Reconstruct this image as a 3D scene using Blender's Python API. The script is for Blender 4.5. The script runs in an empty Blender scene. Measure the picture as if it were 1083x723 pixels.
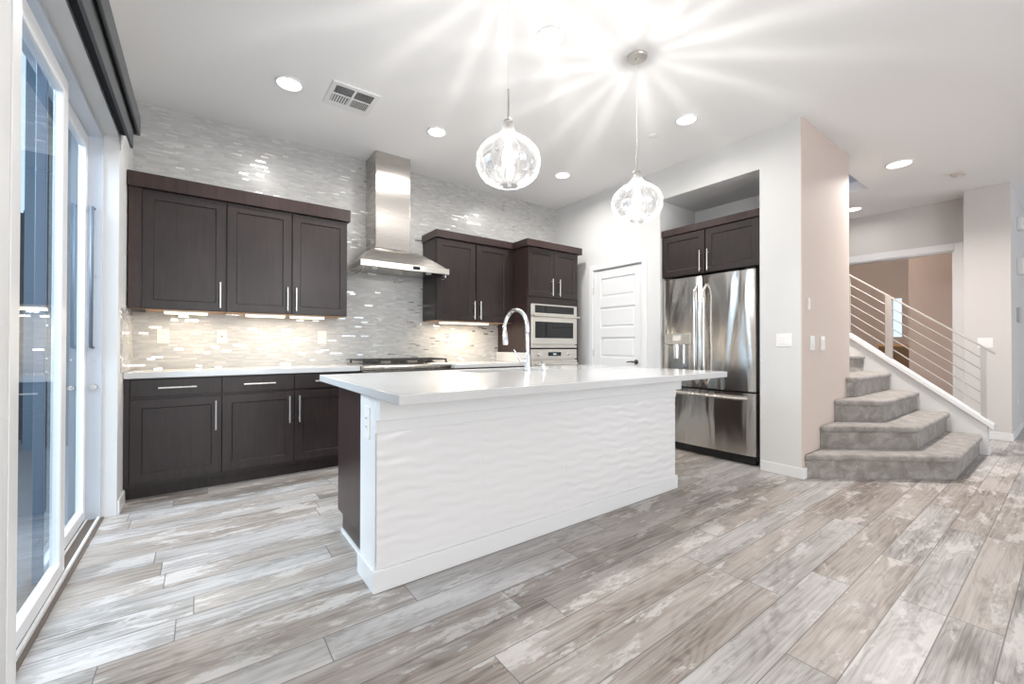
import bpy, bmesh, math, random
from mathutils import Vector, Matrix

random.seed(7)
SC = bpy.context.scene
COL = SC.collection
PI = math.pi

# ------------------------------------------------------------------ camera
FPX = 445.0
YAW, PITCH, ROLL = math.radians(36.45), math.radians(0.39), math.radians(0.10)
CAM_H = 1.12
cam = bpy.data.cameras.new('camera')
cam.sensor_width = 36.0
cam.sensor_fit = 'HORIZONTAL'
cam.lens = FPX / 1083.0 * 36.0
cam.clip_start = 0.02
cam_o = bpy.data.objects.new('camera', cam)
COL.objects.link(cam_o)
_F = Vector((math.sin(YAW) * math.cos(PITCH), math.cos(YAW) * math.cos(PITCH), math.sin(PITCH)))
_R = Vector((math.cos(YAW), -math.sin(YAW), 0))
_U = _R.cross(_F)
_R2 = _R * math.cos(ROLL) + _U * math.sin(ROLL)
_U2 = -_R * math.sin(ROLL) + _U * math.cos(ROLL)
cam_o.matrix_world = Matrix(((_R2.x, _U2.x, -_F.x, 0), (_R2.y, _U2.y, -_F.y, 0), (_R2.z, _U2.z, -_F.z, CAM_H), (0, 0, 0, 1)))
SC.camera = cam_o

# ------------------------------------------------------------------ exposure, world, big lights
SC.view_settings.view_transform = 'Standard'
SC.view_settings.look = 'None'
SC.view_settings.gamma = 1.0
SC.view_settings.use_curve_mapping = False
SC.view_settings.exposure = 0.28
W = bpy.data.worlds.new('daylight')
SC.world = W
W.use_nodes = True
W.node_tree.nodes['Background'].inputs[0].default_value = (0.74, 0.87, 1.0, 1)
W.node_tree.nodes['Background'].inputs[1].default_value = 1.3


def area(name, loc, aim, sx, sy, power, color=(1, 1, 1), shape='RECTANGLE', spread=PI):
    l = bpy.data.lights.new(name, 'AREA')
    l.shape = shape
    l.size = sx
    l.size_y = sy
    l.energy = power
    l.color = color
    l.spread = spread
    o = bpy.data.objects.new(name, l)
    COL.objects.link(o)
    o.location = loc
    o.rotation_euler = Vector(aim).to_track_quat('-Z', 'Y').to_euler()
    return o


# added fill lamp standing in for daylight from the unseen rear windows
area('rear_fill', (1.3, -4.3, 1.5), (0, 1, 0.18), 3.4, 2.2, 112, (1.0, 0.975, 0.955))
# added lamp boosting the patio sky's light through the sliding glass door
area('patio_sky_boost', (-3.0, 2.4, 3.4), (1, 0.05, -0.62), 3.2, 2.6, 265, (0.95, 0.975, 1.0))
area('entry_window_daylight', (9.3, -4.3, 1.5), (-0.1, 1, 0), 1.6, 2.2, 40, (0.86, 0.92, 1.0))

# ------------------------------------------------------------------ materials


class NT:
    def __init__(s, name):
        s.m = bpy.data.materials.new(name)
        s.m.use_nodes = True
        s.t = s.m.node_tree
        s.n = s.t.nodes
        s.b = s.n['Principled BSDF']
        s.out = s.n['Material Output']

    def node(s, typ, **kw):
        n = s.n.new(typ)
        for k, v in kw.items():
            setattr(n, k, v)
        return n

    def put(s, sock, v):
        if isinstance(v, bpy.types.NodeSocket):
            s.t.links.new(v, sock)
        elif isinstance(v, (tuple, list)) and len(v) == 3 and sock.type == 'RGBA':
            sock.default_value = (*v, 1)
        else:
            sock.default_value = v

    def math(s, op, a, b=0.0, c=0.0, clamp=False):
        n = s.node('ShaderNodeMath', operation=op)
        n.use_clamp = clamp
        for i, v in enumerate((a, b, c)):
            s.put(n.inputs[i], v)
        return n.outputs[0]

    def mix(s, f, a, b):
        n = s.node('ShaderNodeMix', data_type='RGBA')
        s.put(n.inputs[0], f)
        s.put(n.inputs[6], a)
        s.put(n.inputs[7], b)
        return n.outputs[2]

    def vec(s, x, y, z):
        n = s.node('ShaderNodeCombineXYZ')
        for i, v in enumerate((x, y, z)):
            s.put(n.inputs[i], v)
        return n.outputs[0]

    def pos(s):
        g = s.node('ShaderNodeNewGeometry')
        x = s.node('ShaderNodeSeparateXYZ')
        s.t.links.new(g.outputs['Position'], x.inputs[0])
        return x.outputs[0], x.outputs[1], x.outputs[2]

    def noise(s, v, scale, detail=4.0, rough=0.5, dist=0.0):
        n = s.node('ShaderNodeTexNoise')
        s.put(n.inputs['Vector'], v)
        n.inputs['Scale'].default_value = scale
        n.inputs['Detail'].default_value = detail
        n.inputs['Roughness'].default_value = rough
        n.inputs['Distortion'].default_value = dist
        return n.outputs[0]

    def white(s, v):
        n = s.node('ShaderNodeTexWhiteNoise', noise_dimensions='3D')
        s.put(n.inputs['Vector'], v)
        return n.outputs[0], n.outputs[1]

    def ramp(s, f, stops, interp='LINEAR'):
        n = s.node('ShaderNodeValToRGB')
        n.color_ramp.interpolation = interp
        els = n.color_ramp.elements
        while len(els) < len(stops):
            els.new(0.5)
        for e, (p, c) in zip(els, stops):
            e.position = p
            e.color = (*c, 1) if len(c) == 3 else c
        s.put(n.inputs[0], f)
        return n.outputs[0]

    def bump(s, h, strength=0.3, dist=0.01, normal=None):
        n = s.node('ShaderNodeBump')
        n.inputs['Strength'].default_value = strength
        n.inputs['Distance'].default_value = dist
        s.put(n.inputs['Height'], h)
        if normal is not None:
            s.put(n.inputs['Normal'], normal)
        return n.outputs[0]

    def set(s, **kw):
        for k, v in kw.items():
            s.put(s.b.inputs[k.replace('_', ' ')], v)
        return s.m


def plain(name, color, rough=0.5, metal=0.0, bump=None, spec=0.5):
    k = NT(name)
    k.set(Base_Color=color, Roughness=rough, Metallic=metal)
    k.b.inputs['Specular IOR Level'].default_value = spec
    if bump:
        x, y, z = k.pos()
        k.set(Normal=k.bump(k.noise(k.vec(x, y, z), bump[0], 3), bump[1], 0.002))
    return k.m


def srgb(r, g, b):
    f = lambda c: (c / 255 / 12.92) if c / 255 <= 0.04045 else ((c / 255 + 0.055) / 1.055) ** 2.4
    return (f(r), f(g), f(b))


M = {}
M['wall'] = plain('wall_paint', (0.68, 0.678, 0.672), 0.7, bump=(160, 0.06))
M['hall'] = plain('hall_paint', (0.63, 0.605, 0.585), 0.7, bump=(160, 0.06))
M['beige'] = plain('warm_lit_wall_paint', (0.60, 0.505, 0.45), 0.7, bump=(160, 0.06))  # wall paint with the warm hall light tinted into its colour
M['den'] = plain('den_paint', (0.56, 0.46, 0.41), 0.8)
M['ceiling'] = plain('ceiling_paint', (0.87, 0.865, 0.86), 0.8, bump=(120, 0.08))
M['trim'] = plain('white_trim_paint', (0.79, 0.79, 0.79), 0.35)
M['vinyl'] = plain('white_vinyl', (0.83, 0.84, 0.86), 0.35)
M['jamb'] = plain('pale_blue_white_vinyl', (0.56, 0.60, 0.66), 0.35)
M['plate'] = plain('white_plastic', (0.85, 0.84, 0.82), 0.35)
M['cream'] = plain('cream_plastic', (0.82, 0.76, 0.66), 0.4)
M['black'] = plain('black_plastic', (0.012, 0.012, 0.013), 0.4)
M['darkgap'] = plain('shadow_grey', (0.03, 0.03, 0.032), 0.6)
M['blackglass'] = plain('black_glass', (0.01, 0.011, 0.012), 0.06)
M['iron'] = plain('cast_iron', (0.03, 0.028, 0.026), 0.55, bump=(200, 0.3))
M['chrome'] = plain('chrome', (0.86, 0.86, 0.87), 0.07, 1.0)
M['nickel'] = plain('brushed_nickel', (0.60, 0.57, 0.53), 0.3, 1.0)
M['pull'] = plain('satin_steel_pull', (0.78, 0.76, 0.73), 0.3, 1.0)
M['valance'] = plain('charcoal_fabric', (0.085, 0.09, 0.095), 0.8, bump=(600, 0.3))
M['valance_dark'] = plain('black_fabric', (0.012, 0.013, 0.014), 0.8)
M['pullhandle'] = plain('slate_blue_metal', (0.17, 0.21, 0.27), 0.35, 0.3)
M['tan'] = plain('maple_underside', (0.42, 0.25, 0.14), 0.5)
M['rail'] = plain('painted_rail_steel', (0.52, 0.49, 0.465), 0.35, 0.6)
M['track'] = plain('bronze_track', (0.17, 0.14, 0.12), 0.5, 0.2)


def wood_mat(name, base, hi, rough):
    k = NT(name)
    x, y, z = k.pos()
    g = k.noise(k.vec(k.math('MULTIPLY', x, 26), k.math('MULTIPLY', y, 26), k.math('MULTIPLY', z, 2.2)), 1.6, 6, 0.6, 0.4)
    b = k.noise(k.vec(x, y, z), 3.5, 2)
    f = k.math('ADD', k.math('MULTIPLY', g, 0.7), k.math('MULTIPLY', b, 0.3))
    c = k.ramp(f, [(0.32, base), (0.70, hi)])
    k.set(Base_Color=c, Roughness=rough, Normal=k.bump(g, 0.08, 0.002))
    k.b.inputs['Specular IOR Level'].default_value = 0.4
    return k.m


M['wood'] = wood_mat('espresso_wood', (0.016, 0.0112, 0.0112), (0.036, 0.0240, 0.0222), 0.36)
M['woodside'] = wood_mat('espresso_wood_side', (0.026, 0.016, 0.015), (0.052, 0.031, 0.028), 0.3)


def quartz():
    k = NT('white_quartz')
    x, y, z = k.pos()
    n = k.noise(k.vec(x, y, z), 90, 2)
    k.set(Base_Color=k.ramp(n, [(0.3, (0.595, 0.595, 0.595)), (0.6, (0.615, 0.615, 0.615))]), Roughness=0.12)
    return k.m


M['quartz'] = quartz()


def steel(name, col, rough, axis='z', wob=0.0, aniso=0.0, rot=0.0):
    k = NT(name)
    x, y, z = k.pos()
    if axis == 'z':
        v = k.vec(k.math('MULTIPLY', x, 240), k.math('MULTIPLY', y, 240), k.math('MULTIPLY', z, 3))
    else:
        v = k.vec(k.math('MULTIPLY', x, 3), k.math('MULTIPLY', y, 3), k.math('MULTIPLY', z, 260))
    fine = k.noise(v, 1.0, 3)
    nrm = k.bump(fine, 0.05, 0.001)
    if wob:
        w = k.noise(k.vec(k.math('MULTIPLY', x, 5.0), k.math('MULTIPLY', y, 5.0), k.math('MULTIPLY', z, 1.1)), 1.0, 2, 0.4, 0.5)
        nrm = k.bump(w, wob, 0.06, nrm)
    r = k.math('ADD', rough, k.math('MULTIPLY', fine, 0.06))
    if aniso:
        tg = k.node('ShaderNodeTangent', direction_type='RADIAL', axis='Z')
        k.set(Anisotropic=aniso, Anisotropic_Rotation=rot, Tangent=tg.outputs[0])
    k.set(Base_Color=col, Metallic=1.0, Roughness=r, Normal=nrm)
    return k.m


M['steel'] = steel('stainless_steel', (0.50, 0.475, 0.44), 0.22, 'h')
M['steelv'] = steel('stainless_steel_vertical', (0.56, 0.53, 0.50), 0.24, 'h', 0.0, 0.85, 0.0)
M['fridge'] = steel('fridge_stainless', (0.66, 0.63, 0.595), 0.15, 'z', 0.28, 0.6, 0.25)
M['oven'] = plain('warm_stainless', (0.68, 0.65, 0.60), 0.3, 0.85)


def floor_mat():
    k = NT('weathered_plank_tile')
    x, y, z = k.pos()
    PW, PL = 0.155, 1.22
    ry = k.math('DIVIDE', k.math('SUBTRACT', y, 0.025), PW)
    row = k.math('FLOOR', ry)
    fy = k.math('SUBTRACT', ry, row)
    r0, _ = k.white(k.vec(row, 3.3, 1.7))
    rx = k.math('ADD', k.math('DIVIDE', x, PL), k.math('MULTIPLY', r0, 5.0))
    colm = k.math('FLOOR', rx)
    fx = k.math('SUBTRACT', rx, colm)
    rid, rcol = k.white(k.vec(row, colm, 0.5))
    sep = k.node('ShaderNodeSeparateColor')
    k.put(sep.inputs[0], rcol)
    ra, rb, rc = sep.outputs
    # per-plank shifted coordinates, stretched along the plank
    sx = k.math('ADD', x, k.math('MULTIPLY', ra, 31.0))
    sy = k.math('ADD', y, k.math('MULTIPLY', rb, 17.0))
    sz = k.math('MULTIPLY', rc, 9.0)
    # growth-ring figure, grain, whitewash scrapes, dark weathering
    V = lambda fx_, fy_, dz=0.0: k.vec(k.math('MULTIPLY', sx, fx_), k.math('MULTIPLY', sy, fy_), k.math('ADD', sz, dz))
    warp = k.noise(V(0.9, 5.5), 1.0, 2, 0.5, 0.25)
    ring = k.math('SINE', k.math('MULTIPLY', warp, 105.0))
    ring = k.math('MULTIPLY_ADD', ring, 0.5, 0.5)
    ring = k.math('POWER', ring, 2.2)
    streak = k.noise(V(1.3, 75.0), 1.0, 6, 0.65, 0.05)
    fine = k.noise(V(7.0, 330.0), 1.0, 3, 0.6, 0.0)
    big = k.noise(V(1.6, 6.0, 4.0), 1.0, 3, 0.5, 0.3)
    crack = k.noise(V(16.0, 46.0, 2.0), 1.0, 6, 0.7, 0.6)
    patch = k.math('ADD', k.noise(V(2.4, 8.0, 7.0), 1.0, 5, 0.6, 0.5), k.math('MULTIPLY', k.math('SUBTRACT', crack, 0.5), 0.42))
    scrape = k.math('ADD', k.noise(V(2.0, 10.0, 11.0), 1.0, 5, 0.6, 0.4), k.math('MULTIPLY', k.math('SUBTRACT', crack, 0.5), 0.55))
    tone = k.math('ADD', k.math('MULTIPLY', streak, 0.62), k.math('MULTIPLY', fine, 0.34))
    tone = k.math('ADD', tone, k.math('MULTIPLY', k.math('SUBTRACT', 0.42, ring), 0.075))
    tone = k.math('ADD', tone, k.math('MULTIPLY', k.math('SUBTRACT', big, 0.5), 0.66))
    tone = k.math('ADD', tone, k.math('MULTIPLY', k.math('SUBTRACT', rid, 0.5), 0.16))
    c = k.ramp(tone, [(0.26, srgb(112, 106, 102)), (0.38, srgb(146, 141, 137)), (0.50, srgb(167, 163, 160)), (0.66, srgb(186, 183, 182))])
    br = k.ramp(tone, [(0.26, srgb(104, 92, 82)), (0.40, srgb(142, 129, 118)), (0.66, srgb(172, 162, 153))])
    tint = k.mix(k.math('MULTIPLY', k.math('GREATER_THAN', rb, 0.55), 0.6), c, br)
    c2 = k.mix(k.ramp(patch, [(0.55, (0, 0, 0)), (0.61, (0.74, 0.74, 0.74))]), tint, srgb(200, 196, 193))
    dk = k.math('MULTIPLY', k.ramp(scrape, [(0.60, (0, 0, 0)), (0.66, (1, 1, 1))]), 0.5)
    c3 = k.mix(dk, c2, srgb(124, 117, 112))
    # seams
    ey = k.math('MULTIPLY', k.math('MINIMUM', fy, k.math('SUBTRACT', 1.0, fy)), PW)
    ex = k.math('MULTIPLY', k.math('MINIMUM', fx, k.math('SUBTRACT', 1.0, fx)), PL)
    e = k.math('MINIMUM', ex, ey)
    seam = k.math('LESS_THAN', e, 0.0020)
    c4 = k.mix(k.math('MULTIPLY', seam, 0.85), c3, srgb(98, 93, 90))
    rough = k.math('MULTIPLY_ADD', scrape, 0.25, 0.27)
    h = k.math('SUBTRACT', k.math('ADD', k.math('MULTIPLY', streak, 0.4), k.math('MULTIPLY', ring, 0.1)), k.math('MULTIPLY', seam, 0.8))
    k.set(Base_Color=c4, Roughness=rough, Normal=k.bump(h, 0.18, 0.003))
    return k.m


M['floor'] = floor_mat()


def mosaic(name, along):
    k = NT(name)
    x, y, z = k.pos()
    u0 = x if along == 'x' else y
    RH, TW = 0.0160, 0.135
    rz = k.math('DIVIDE', z, RH)
    row = k.math('FLOOR', rz)
    fz = k.math('SUBTRACT', rz, row)
    r0, _ = k.white(k.vec(row, 7.1, 2.2))
    ru = k.math('ADD', k.math('DIVIDE', u0, TW), k.math('MULTIPLY', r0, 9.0))
    cm = k.math('FLOOR', ru)
    fu = k.math('SUBTRACT', ru, cm)
    r1, _ = k.white(k.vec(row, cm, 4.4))
    split = k.math('MULTIPLY_ADD', r1, 0.4, 0.3)
    sub = k.math('GREATER_THAN', fu, split)
    rid, rcol = k.white(k.vec(row, cm, k.math('ADD', sub, 0.25)))
    accent = k.math('GREATER_THAN', rid, 0.935)
    ez = k.math('MULTIPLY', k.math('MINIMUM', fz, k.math('SUBTRACT', 1.0, fz)), RH)
    eu = k.math('MINIMUM', k.math('MINIMUM', fu, k.math('SUBTRACT', 1.0, fu)), k.math('ABSOLUTE', k.math('SUBTRACT', fu, split)))
    e = k.math('MINIMUM', ez, k.math('MULTIPLY', eu, TW))
    grout = k.math('LESS_THAN', e, 0.0011)
    base = k.ramp(rid, [(0.0, (0.40, 0.395, 0.385)), (0.4, (0.44, 0.435, 0.425)), (0.75, (0.47, 0.465, 0.455)), (0.93, (0.53, 0.525, 0.515))])
    c = k.mix(accent, base, (0.88, 0.87, 0.85))
    c = k.mix(k.math('MULTIPLY', grout, 0.8), c, (0.47, 0.465, 0.455))
    rough = k.math('MULTIPLY_ADD', accent, -0.14, 0.28)
    rough = k.math('ADD', rough, k.math('MULTIPLY', grout, 0.3))
    # every tile sits at a slightly different tilt
    g = k.node('ShaderNodeNewGeometry')
    off = k.node('ShaderNodeVectorMath', operation='SUBTRACT')
    k.put(off.inputs[0], rcol)
    off.inputs[1].default_value = (0.5, 0.5, 0.5)
    sc = k.node('ShaderNodeVectorMath', operation='SCALE')
    k.put(sc.inputs[0], off.outputs[0])
    k.put(sc.inputs['Scale'], 0.06)
    ad = k.node('ShaderNodeVectorMath', operation='ADD')
    k.put(ad.inputs[0], g.outputs['Normal'])
    k.put(ad.inputs[1], sc.outputs[0])
    nm = k.node('ShaderNodeVectorMath', operation='NORMALIZE')
    k.put(nm.inputs[0], ad.outputs[0])
    k.set(Base_Color=c, Roughness=rough, Metallic=k.math('MULTIPLY', accent, 0.92), Normal=nm.outputs[0])
    return k.m


M['mosaic'] = mosaic('linear_mosaic_tile', 'x')
M['mosaic_return'] = mosaic('linear_mosaic_tile_return', 'y')


def wavy():
    k = NT('white_wave_tile')
    k.set(Base_Color=(0.80, 0.79, 0.79), Roughness=0.22)
    return k.m


M['wavy'] = wavy()


def carpet():
    k = NT('grey_plush_carpet')
    x, y, z = k.pos()
    v = k.vec(x, y, z)
    n = k.noise(v, 260, 3)
    p = k.noise(v, 9, 4, 0.6, 0.7)
    f = k.math('ADD', k.math('MULTIPLY', n, 0.45), k.math('MULTIPLY', p, 0.55))
    k.set(Base_Color=k.ramp(f, [(0.36, srgb(118, 112, 106)), (0.5, srgb(147, 141, 135)), (0.64, srgb(177, 171, 165))]), Roughness=0.95,
          Normal=k.bump(f, 0.7, 0.012))
    k.b.inputs['Sheen Weight'].default_value = 0.25
    return k.m


M['carpet'] = carpet()


def glass_pane():
    k = NT('door_glass')
    fr = k.node('ShaderNodeFresnel')
    fr.inputs[0].default_value = 1.42
    tr = k.node('ShaderNodeBsdfTransparent')
    tr.inputs[0].default_value = (0.88, 0.94, 0.98, 1)
    gl = k.node('ShaderNodeBsdfGlossy')
    gl.inputs[0].default_value = (0.9, 0.95, 1.0, 1)
    gl.inputs[1].default_value = 0.01
    mx = k.node('ShaderNodeMixShader')
    gm = k.node('ShaderNodeNewGeometry')   # the mirror image comes from the face the light meets first
    k.put(mx.inputs[0], k.math('MULTIPLY', fr.outputs[0], k.math('SUBTRACT', 1.0, gm.outputs['Backfacing'])))
    k.put(mx.inputs[1], tr.outputs[0])
    k.put(mx.inputs[2], gl.outputs[0])
    k.put(k.out.inputs[0], mx.outputs[0])
    return k.m


M['glass'] = glass_pane()


def rib_glass():
    k = NT('fluted_clear_glass')
    tc = k.node('ShaderNodeTexCoord')
    sp = k.node('ShaderNodeSeparateXYZ')
    k.put(sp.inputs[0], tc.outputs['Object'])
    ang = k.math('ARCTAN2', sp.outputs[1], sp.outputs[0])
    a = k.math('ADD', k.math('MULTIPLY', ang, 15.0), k.math('MULTIPLY', sp.outputs[2], 7.0))
    jit = k.noise(k.vec(k.math('SINE', ang), k.math('COSINE', ang), 0.3), 2.2, 2)
    s = k.math('SINE', k.math('ADD', a, k.math('MULTIPLY', jit, 8.0)))
    rib = k.ramp(k.math('MULTIPLY_ADD', s, 0.5, 0.5), [(0.0, (0.56, 0.56, 0.56)), (0.70, (0.50, 0.50, 0.50)), (0.95, (0.0, 0.0, 0.0))])
    tr = k.node('ShaderNodeBsdfTransparent')
    tr.inputs[0].default_value = (0.97, 0.97, 0.97, 1)
    gl = k.node('ShaderNodeBsdfGlossy')
    gl.inputs[0].default_value = (0.60, 0.60, 0.60, 1)
    gl.inputs[1].default_value = 0.08
    df = k.node('ShaderNodeBsdfTranslucent')
    df.inputs[0].default_value = (0.95, 0.95, 0.95, 1)
    lw = k.node('ShaderNodeLayerWeight')
    lw.inputs[0].default_value = 0.35
    m1 = k.node('ShaderNodeMixShader')
    k.put(m1.inputs[0], rib)
    k.put(m1.inputs[1], tr.outputs[0])
    k.put(m1.inputs[2], gl.outputs[0])
    m2 = k.node('ShaderNodeMixShader')
    k.put(m2.inputs[0], k.math('MULTIPLY_ADD', k.math('POWER', lw.outputs['Facing'], 3.0), 0.16, 0.012))
    k.put(m2.inputs[1], m1.outputs[0])
    k.put(m2.inputs[2], df.outputs[0])
    k.put(k.out.inputs[0], m2.outputs[0])
    return k.m


M['ribglass'] = rib_glass()


def glow(name, color, strength, seethrough=False):
    k = NT(name)
    e = k.node('ShaderNodeEmission')
    e.inputs[0].default_value = (*color, 1)
    e.inputs[1].default_value = strength
    if seethrough:
        tr = k.node('ShaderNodeBsdfTransparent')
        ad = k.node('ShaderNodeAddShader')
        k.put(ad.inputs[0], e.outputs[0])
        k.put(ad.inputs[1], tr.outputs[0])
        k.put(k.out.inputs[0], ad.outputs[0])
    else:
        k.put(k.out.inputs[0], e.outputs[0])
    return k.m


M['led'] = glow('led_disc', (1, 0.98, 0.95), 6.0)
M['ledbar'] = glow('led_bar', (1.0, 0.86, 0.62), 3.5)
M['bulb'] = glow('bulb_glow', (1, 0.97, 0.93), 1.6, True)


def siding():
    k = NT('slate_board_siding')
    x, y, z = k.pos()
    u = k.math('DIVIDE', x, 0.11)
    cell = k.math('FLOOR', u)
    f = k.math('SUBTRACT', u, cell)
    r, _ = k.white(k.vec(cell, 1.2, 3.4))
    c = k.ramp(r, [(0.0, (0.006, 0.014, 0.019)), (0.7, (0.011, 0.023, 0.029)), (1.0, (0.040, 0.058, 0.068))])
    k.set(Base_Color=k.mix(k.math('LESS_THAN', f, 0.08), c, (0.015, 0.03, 0.045)), Roughness=0.6)
    return k.m


M['siding'] = siding()
M['fence'] = plain('grey_fence_boards', (0.030, 0.034, 0.045), 0.8, bump=(30, 0.3))
M['patio'] = plain('patio_concrete', (0.16, 0.16, 0.17), 0.9, bump=(60, 0.3))

# ------------------------------------------------------------------ mesh helpers
FRONT = lambda Y: (lambda u, d, z: (u, Y - d, z))       # surface that faces -Y: u = x
SIDE = lambda X: (lambda u, d, z: (X - d, u, z))         # surface that faces -X: u = y
IDENT = lambda x, y, z: (x, y, z)


class MB:
    def __init__(s, map_=IDENT):
        s.bm = bmesh.new()
        s.map = map_

    def v(s, p):
        return s.bm.verts.new(s.map(*p))

    def box(s, a, b):
        (x0, y0, z0), (x1, y1, z1) = a, b
        vs = [s.v(p) for p in ((x0, y0, z0), (x1, y0, z0), (x1, y1, z0), (x0, y1, z0), (x0, y0, z1), (x1, y0, z1), (x1, y1, z1), (x0, y1, z1))]
        for f in ((0, 3, 2, 1), (4, 5, 6, 7), (0, 1, 5, 4), (1, 2, 6, 5), (2, 3, 7, 6), (3, 0, 4, 7)):
            s.bm.faces.new([vs[i] for i in f])
        return s

    def shaker(s, u0, u1, z0, z1, t=0.02, rail=0.062, rec=0.009):
        """framed door: front frame at depth t, centre panel recessed"""
        def ring(a, b, c, d, dep):
            return [s.v(p) for p in ((a, dep, c), (b, dep, c), (b, dep, d), (a, dep, d))]
        o0 = ring(u0, u1, z0, z1, 0)
        o1 = ring(u0, u1, z0, z1, t)
        i1 = ring(u0 + rail, u1 - rail, z0 + rail, z1 - rail, t)
        i2 = ring(u0 + rail + 0.004, u1 - rail - 0.004, z0 + rail + 0.004, z1 - rail - 0.004, t - rec)
        s.bm.faces.new(o0)
        for A, B in ((o0, o1), (o1, i1), (i1, i2)):
            for i in range(4):
                j = (i + 1) % 4
                s.bm.faces.new((A[i], A[j], B[j], B[i]))
        s.bm.faces.new(i2)
        return s

    def tube(s, pts, r, n=12, cap=True):
        pts = [Vector(s.map(*p)) for p in pts]
        rs = r if isinstance(r, (list, tuple)) else [r] * len(pts)
        rings = []
        up = None
        for i, p in enumerate(pts):
            d = (pts[min(i + 1, len(pts) - 1)] - pts[max(i - 1, 0)]).normalized()
            if up is None:
                up = Vector((0, 0, 1)) if abs(d.z) < 0.9 else Vector((1, 0, 0))
            a = (up - d * up.dot(d)).normalized()
            b = d.cross(a)
            up = a
            rings.append([s.bm.verts.new(p + (a * math.cos(2 * PI * k / n) + b * math.sin(2 * PI * k / n)) * rs[i]) for k in range(n)])
        for A, B in zip(rings, rings[1:]):
            for k in range(n):
                s.bm.faces.new((A[k], A[(k + 1) % n], B[(k + 1) % n], B[k]))
        if cap:
            s.bm.faces.new(rings[0][::-1])
            s.bm.faces.new(rings[-1])
        return s

    def lathe(s, c, prof, n=32, flute=None, cap=False):
        """prof: (radius, z) list around vertical axis at c"""
        rings = []
        for r, z in prof:
            ring = []
            for k in range(n):
                a = 2 * PI * k / n
                rr = r * (1 + (flute(a, z) if flute else 0))
                ring.append(s.v((c[0] + rr * math.cos(a), c[1] + rr * math.sin(a), c[2] + z)))
            rings.append(ring)
        for A, B in zip(rings, rings[1:]):
            for k in range(n):
                s.bm.faces.new((A[k], A[(k + 1) % n], B[(k + 1) % n], B[k]))
        if cap:
            s.bm.faces.new(rings[0][::-1])
            s.bm.faces.new(rings[-1])
        return s

    def prism(s, poly, axis, a, b):
        """extrude a 2D polygon along axis ('x': poly=(y,z); 'y': poly=(x,z); 'z': poly=(x,y))"""
        def mk(p, t):
            return {'x': (t, p[0], p[1]), 'y': (p[0], t, p[1]), 'z': (p[0], p[1], t)}[axis]
        A = [s.v(mk(p, a)) for p in poly]
        B = [s.v(mk(p, b)) for p in poly]
        n = len(poly)
        s.bm.faces.new(A[::-1])
        s.bm.faces.new(B)
        for i in range(n):
            j = (i + 1) % n
            s.bm.faces.new((A[i], A[j], B[j], B[i]))
        return s

    def loft(s, rings, cap=True):
        R = [[s.v(p) for p in r] for r in rings]
        n = len(R[0])
        for A, B in zip(R, R[1:]):
            for k in range(n):
                s.bm.faces.new((A[k], A[(k + 1) % n], B[(k + 1) % n], B[k]))
        if cap:
            s.bm.faces.new(R[0][::-1])
            s.bm.faces.new(R[-1])
        return s

    def build(s, name, mat, parent=None, smooth=False, bevel=0.0, seg=2, extra=None):
        bmesh.ops.recalc_face_normals(s.bm, faces=s.bm.faces[:])
        o_loc = Vector((0, 0, 0))
        p = parent
        while p is not None:
            o_loc += p.location
            p = p.parent
        if parent is None:
            zmin = min(v.co.z for v in s.bm.verts)
            cx = (min(v.co.x for v in s.bm.verts) + max(v.co.x for v in s.bm.verts)) / 2
            cy = (min(v.co.y for v in s.bm.verts) + max(v.co.y for v in s.bm.verts)) / 2
            own = Vector((cx, cy, zmin))
        else:
            own = Vector((0, 0, 0))
        sh = o_loc + own
        for v in s.bm.verts:
            v.co -= sh
        me = bpy.data.meshes.new(name)
        s.bm.to_mesh(me)
        s.bm.free()
        for mm in (mat if isinstance(mat, list) else [mat]):
            me.materials.append(mm)
        if smooth:
            for f in me.polygons:
                f.use_smooth = True
        o = bpy.data.objects.new(name, me)
        COL.objects.link(o)
        if parent is not None:
            o.parent = parent
        else:
            o.location = own
        if bevel:
            b = o.modifiers.new('bevel', 'BEVEL')
            b.width = bevel
            b.segments = seg
            b.limit_method = 'ANGLE'
            b.angle_limit = math.radians(40)
        if smooth == 'auto':
            es = o.modifiers.new('split', 'EDGE_SPLIT')
            es.split_angle = math.radians(40)
        return o


def bx(name, a, b, mat, parent=None, bevel=0.0):
    return MB().box(a, b).build(name, mat, parent, bevel=bevel)


def tag(o, label, cat, group=None):
    o['label'] = label
    o['category'] = cat
    if group:
        o['group'] = group
    return o


def thing(name, label, cat, loc, group=None):
    o = bpy.data.objects.new(name, None)
    COL.objects.link(o)
    o.location = loc
    o.empty_display_size = 0.05
    return tag(o, label, cat, group)


def struct(o):
    o['kind'] = 'structure'
    return o


def sbox(name, a, b, mat, bevel=0.0):
    return struct(bx(name, a, b, mat, None, bevel))


def dup(root, loc, label, group=None):
    r = root.copy()
    COL.objects.link(r)
    r.location = loc
    r['label'] = label
    if group:
        r['group'] = group
    for ch in list(root.children):
        c = ch.copy()
        COL.objects.link(c)
        c.parent = r
        for g in list(ch.children):
            d = g.copy()
            COL.objects.link(d)
            d.parent = c
    return r


# ------------------------------------------------------------------ the room shell
H = 3.05          # ceiling
YB = 4.45         # tiled back wall
XL = -0.44        # left wall face
XW = 4.06         # fridge / pantry wall face
XH = 7.65         # hall wall face
XD = 7.98         # den wall face
XE = 10.2         # far end of the entry hall

sbox('floor', (-0.56, -4.6, -0.10), (12.2, 4.7, 0.0), M['floor'])

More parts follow.
